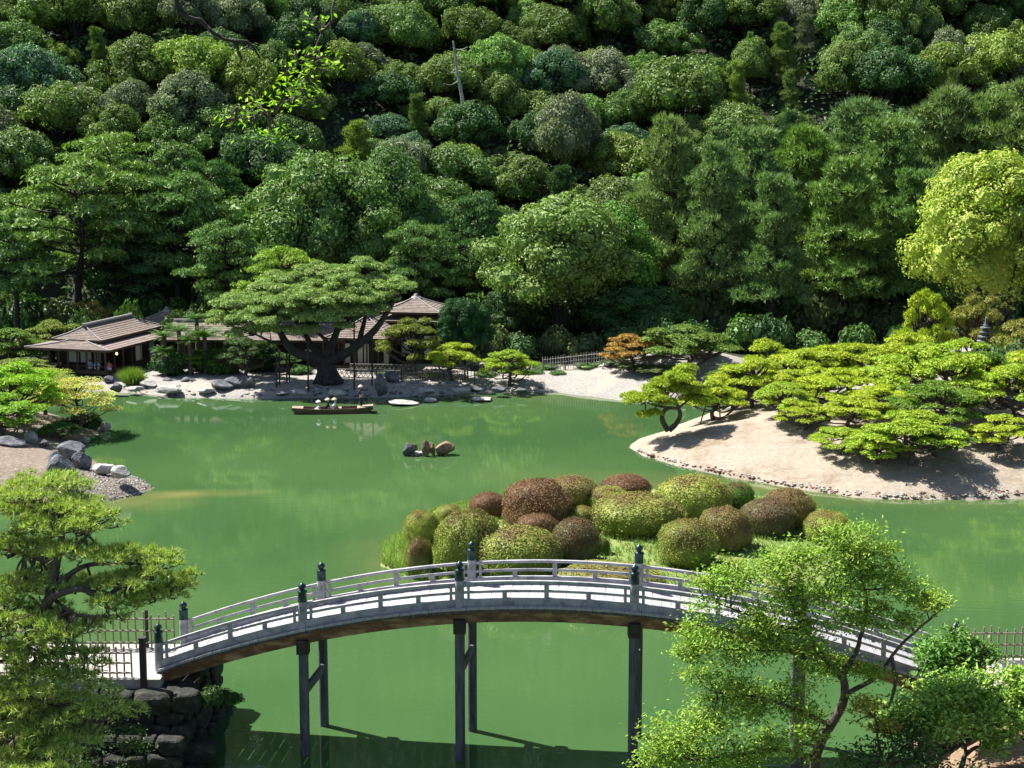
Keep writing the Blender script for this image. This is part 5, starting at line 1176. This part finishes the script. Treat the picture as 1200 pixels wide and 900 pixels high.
leafy('foreground_tree', 51, (955, 905), [
    ([(955, 925, 0), (957, 885, 0), (972, 850, 0), (990, 818, 0), (985, 790, 0), (962, 768, 0), (945, 738, 0), (925, 700, .3), (918, 660, .6)], .20, .05),
    ([(985, 795, 0), (1000, 770, .3), (1010, 740, .5), (1015, 700, .8), (1005, 660, 1)], .11, .03), ([(962, 768, 0), (915, 762, -.4), (870, 762, -.6), (815, 755, -.8)], .08, .02),
    ([(945, 738, 0), (900, 730, 0), (865, 715, 0), (830, 705, 0)], .06, .02), ([(990, 815, 0), (1030, 790, .2), (1045, 768, .2), (1080, 733, .2), (1116, 706, .2)], .09, .025), ([(1045, 770, .2), (1050, 800, 0), (1040, 830, 0)], .07, .05),
    ([(957, 890, 0), (915, 878, -.6), (870, 884, -1), (820, 890, -1.4)], .12, .03), ([(972, 850, 0), (930, 830, -.8), (880, 815, -1), (840, 812, -1.2)], .08, .02), ([(960, 870, 0), (940, 850, 1), (930, 820, 1)], .07, .02)],
    [(1000, 630, .8, 80, 40), (960, 650, .8, 90, 50), (905, 665, .5, 90, 50), (860, 680, .2, 80, 40), (825, 700, 0, 70, 40), (1030, 665, 1, 70, 50), (990, 685, .5, 90, 50), (935, 700, 0, 90, 50), (880, 720, -.2, 80, 40),
     (835, 745, -.7, 90, 36), (890, 758, -.6, 90, 40), (950, 745, -.3, 90, 50), (1010, 730, .3, 80, 50), (1060, 690, .5, 80, 40), (1090, 705, .3, 60, 34), (1050, 725, .2, 60, 40), (815, 765, -.8, 50, 20),
     (840, 800, -1.1, 80, 30), (790, 858, -1.4, 90, 50), (835, 840, -1.2, 90, 60), (880, 825, -1, 90, 50), (925, 815, -.5, 80, 50), (860, 885, -1.2, 100, 50), (790, 890, -1.5, 80, 36), (910, 865, -.8, 80, 60), (950, 850, 0, 60, 50), (970, 785, 0, 70, 40), (1020, 780, 0, 60, 40), (1028, 640, 1, 50, 40)],
    'loose bright green deciduous tree in front of the right half of the bridge', 'tree', (.24, .36, .05), leaf=.155, per=78, bark=M_bark)
leafy('broadleaf_tree', 54.5, (1118, 800), [([(1118, 812, 0), (1115, 795, 0), (1110, 775, 0)], .12, .06), ([(1113, 790, 0), (1135, 775, 0), (1145, 765, 0)], .08, .03)],
    [(1095, 765, 0, 60, 40), (1120, 752, 0, 70, 40), (1145, 762, 0, 50, 40), (1115, 772, -.5, 80, 36), (1090, 778, -.3, 50, 26), (1140, 780, -.3, 50, 24), (1120, 758, -.8, 70, 36)],
    'small round tree with glossy dark green leaves at the right end of the bridge', 'tree', (.12, .24, .05), leaf=.24, per=46)
leafy('foreground_shrub', 51, (1130, 895), [([(1125, 905, 0), (1132, 885, 0), (1150, 875, 0), (1180, 885, 0)], .10, .04), ([(1132, 885, 0), (1128, 865, 0), (1110, 845, 0)], .07, .03), ([(1150, 875, 0), (1185, 862, 0), (1198, 850, 0)], .06, .03)],
    [(1075, 820, 0, 80, 44), (1120, 812, .3, 80, 44), (1165, 815, .3, 80, 44), (1200, 820, 0, 60, 50), (1060, 845, -.3, 70, 40), (1100, 842, -.5, 80, 40), (1150, 840, -.5, 80, 40), (1190, 850, -.5, 60, 40), (1215, 845, 0, 60, 60), (1185, 800, .3, 60, 34), (1140, 800, .4, 60, 30), (1165, 862, -.8, 60, 34), (1205, 880, -.8, 50, 40)],
    'yellow green leafy tree with crooked stems in the bottom right corner', 'shrub', (.27, .42, .08), leaf=.20, per=72)
leafy('foreground_shrub', 50, (1040, 890), [([(1035, 905, 0), (1030, 870, 0), (1025, 840, 0)], .06, .03)],
    [(1025, 828, .3, 60, 44), (1005, 835, .2, 30, 34), (1040, 850, 0, 50, 30)], 'small golden leaved bush left of the bottom right tree', 'shrub', (.34, .33, .04), leaf=.18, per=36)
leafy('foreground_shrub', 49.5, (1040, 905), [([(1045, 915, 0), (1040, 890, 0)], .05, .03)],
    [(1030, 880, 0, 80, 50), (1075, 870, 0, 90, 50), (1020, 905, -.5, 80, 40), (1080, 895, -.5, 80, 40), (1120, 905, -.5, 70, 30)], 'dark green low bush at the bottom right over the soil bank', 'shrub', (.06, .12, .03), leaf=.18, per=34)
leafy('foreground_shrub', 54, (110, 905), [([(110, 915, 0), (105, 880, 0)], .06, .03)],
    [(60, 800, 1, 70, 30), (70, 890, -1, 120, 60), (150, 880, 1, 60, 50), (110, 806, 1.5, 60, 24), (100, 840, .5, 80, 40), (60, 860, 0, 90, 60), (130, 830, 1, 50, 24)], 'added dark green bush filling the shaded corner under the foreground pine at the stone abutment', 'shrub', (.06, .11, .03), leaf=.16, per=34)  # dark bush added to stand in for the shade of this corner
# overhanging branch close to the camera
leafy('overhanging_branch', 24, (207, -60), [([(200, -60, 0), (207, 0, 0), (216, 17, 0), (240, 30, 0), (262, 47, 0), (290, 50, 0), (305, 68, 0)], .05, .012), ([(209, 5, 0), (210, 20, 0), (216, 28, 0)], .012, .005), ([(286, 48, 0), (300, 55, 0), (304, 70, 0)], .012, .005)],
    [(279, 58, 0, 12, 8)], 'bare dark overhanging twig at the top left of the view', 'branch', (.25, .42, .04), leaf=.09, per=60, bark=M_barkdark)
leafy('overhanging_branch', 25, (400, -60), [([(400, -60, 0), (392, 10, 0), (375, 45, 0), (366, 80, 0), (352, 110, 0), (330, 122, 0), (300, 135, 0), (275, 140, 0)], .022, .006), ([(370, 60, 0), (350, 75, 0), (335, 85, 0)], .01, .004)],
    [(372, 25, 0, 30, 24), (362, 60, 0, 34, 26), (374, 82, 0, 30, 40), (352, 95, 0, 44, 26), (370, 108, 0, 28, 30), (335, 122, 0, 36, 20), (305, 128, 0, 40, 22), (278, 140, 0, 30, 20), (316, 158, 0, 40, 16), (345, 75, 0, 30, 16), (388, 72, 0, 26, 20)],
    'spray of bright yellow green leaves hanging into the top left of the view', 'branch', (.36, .55, .04), leaf=.10, per=52, bark=M_bark)
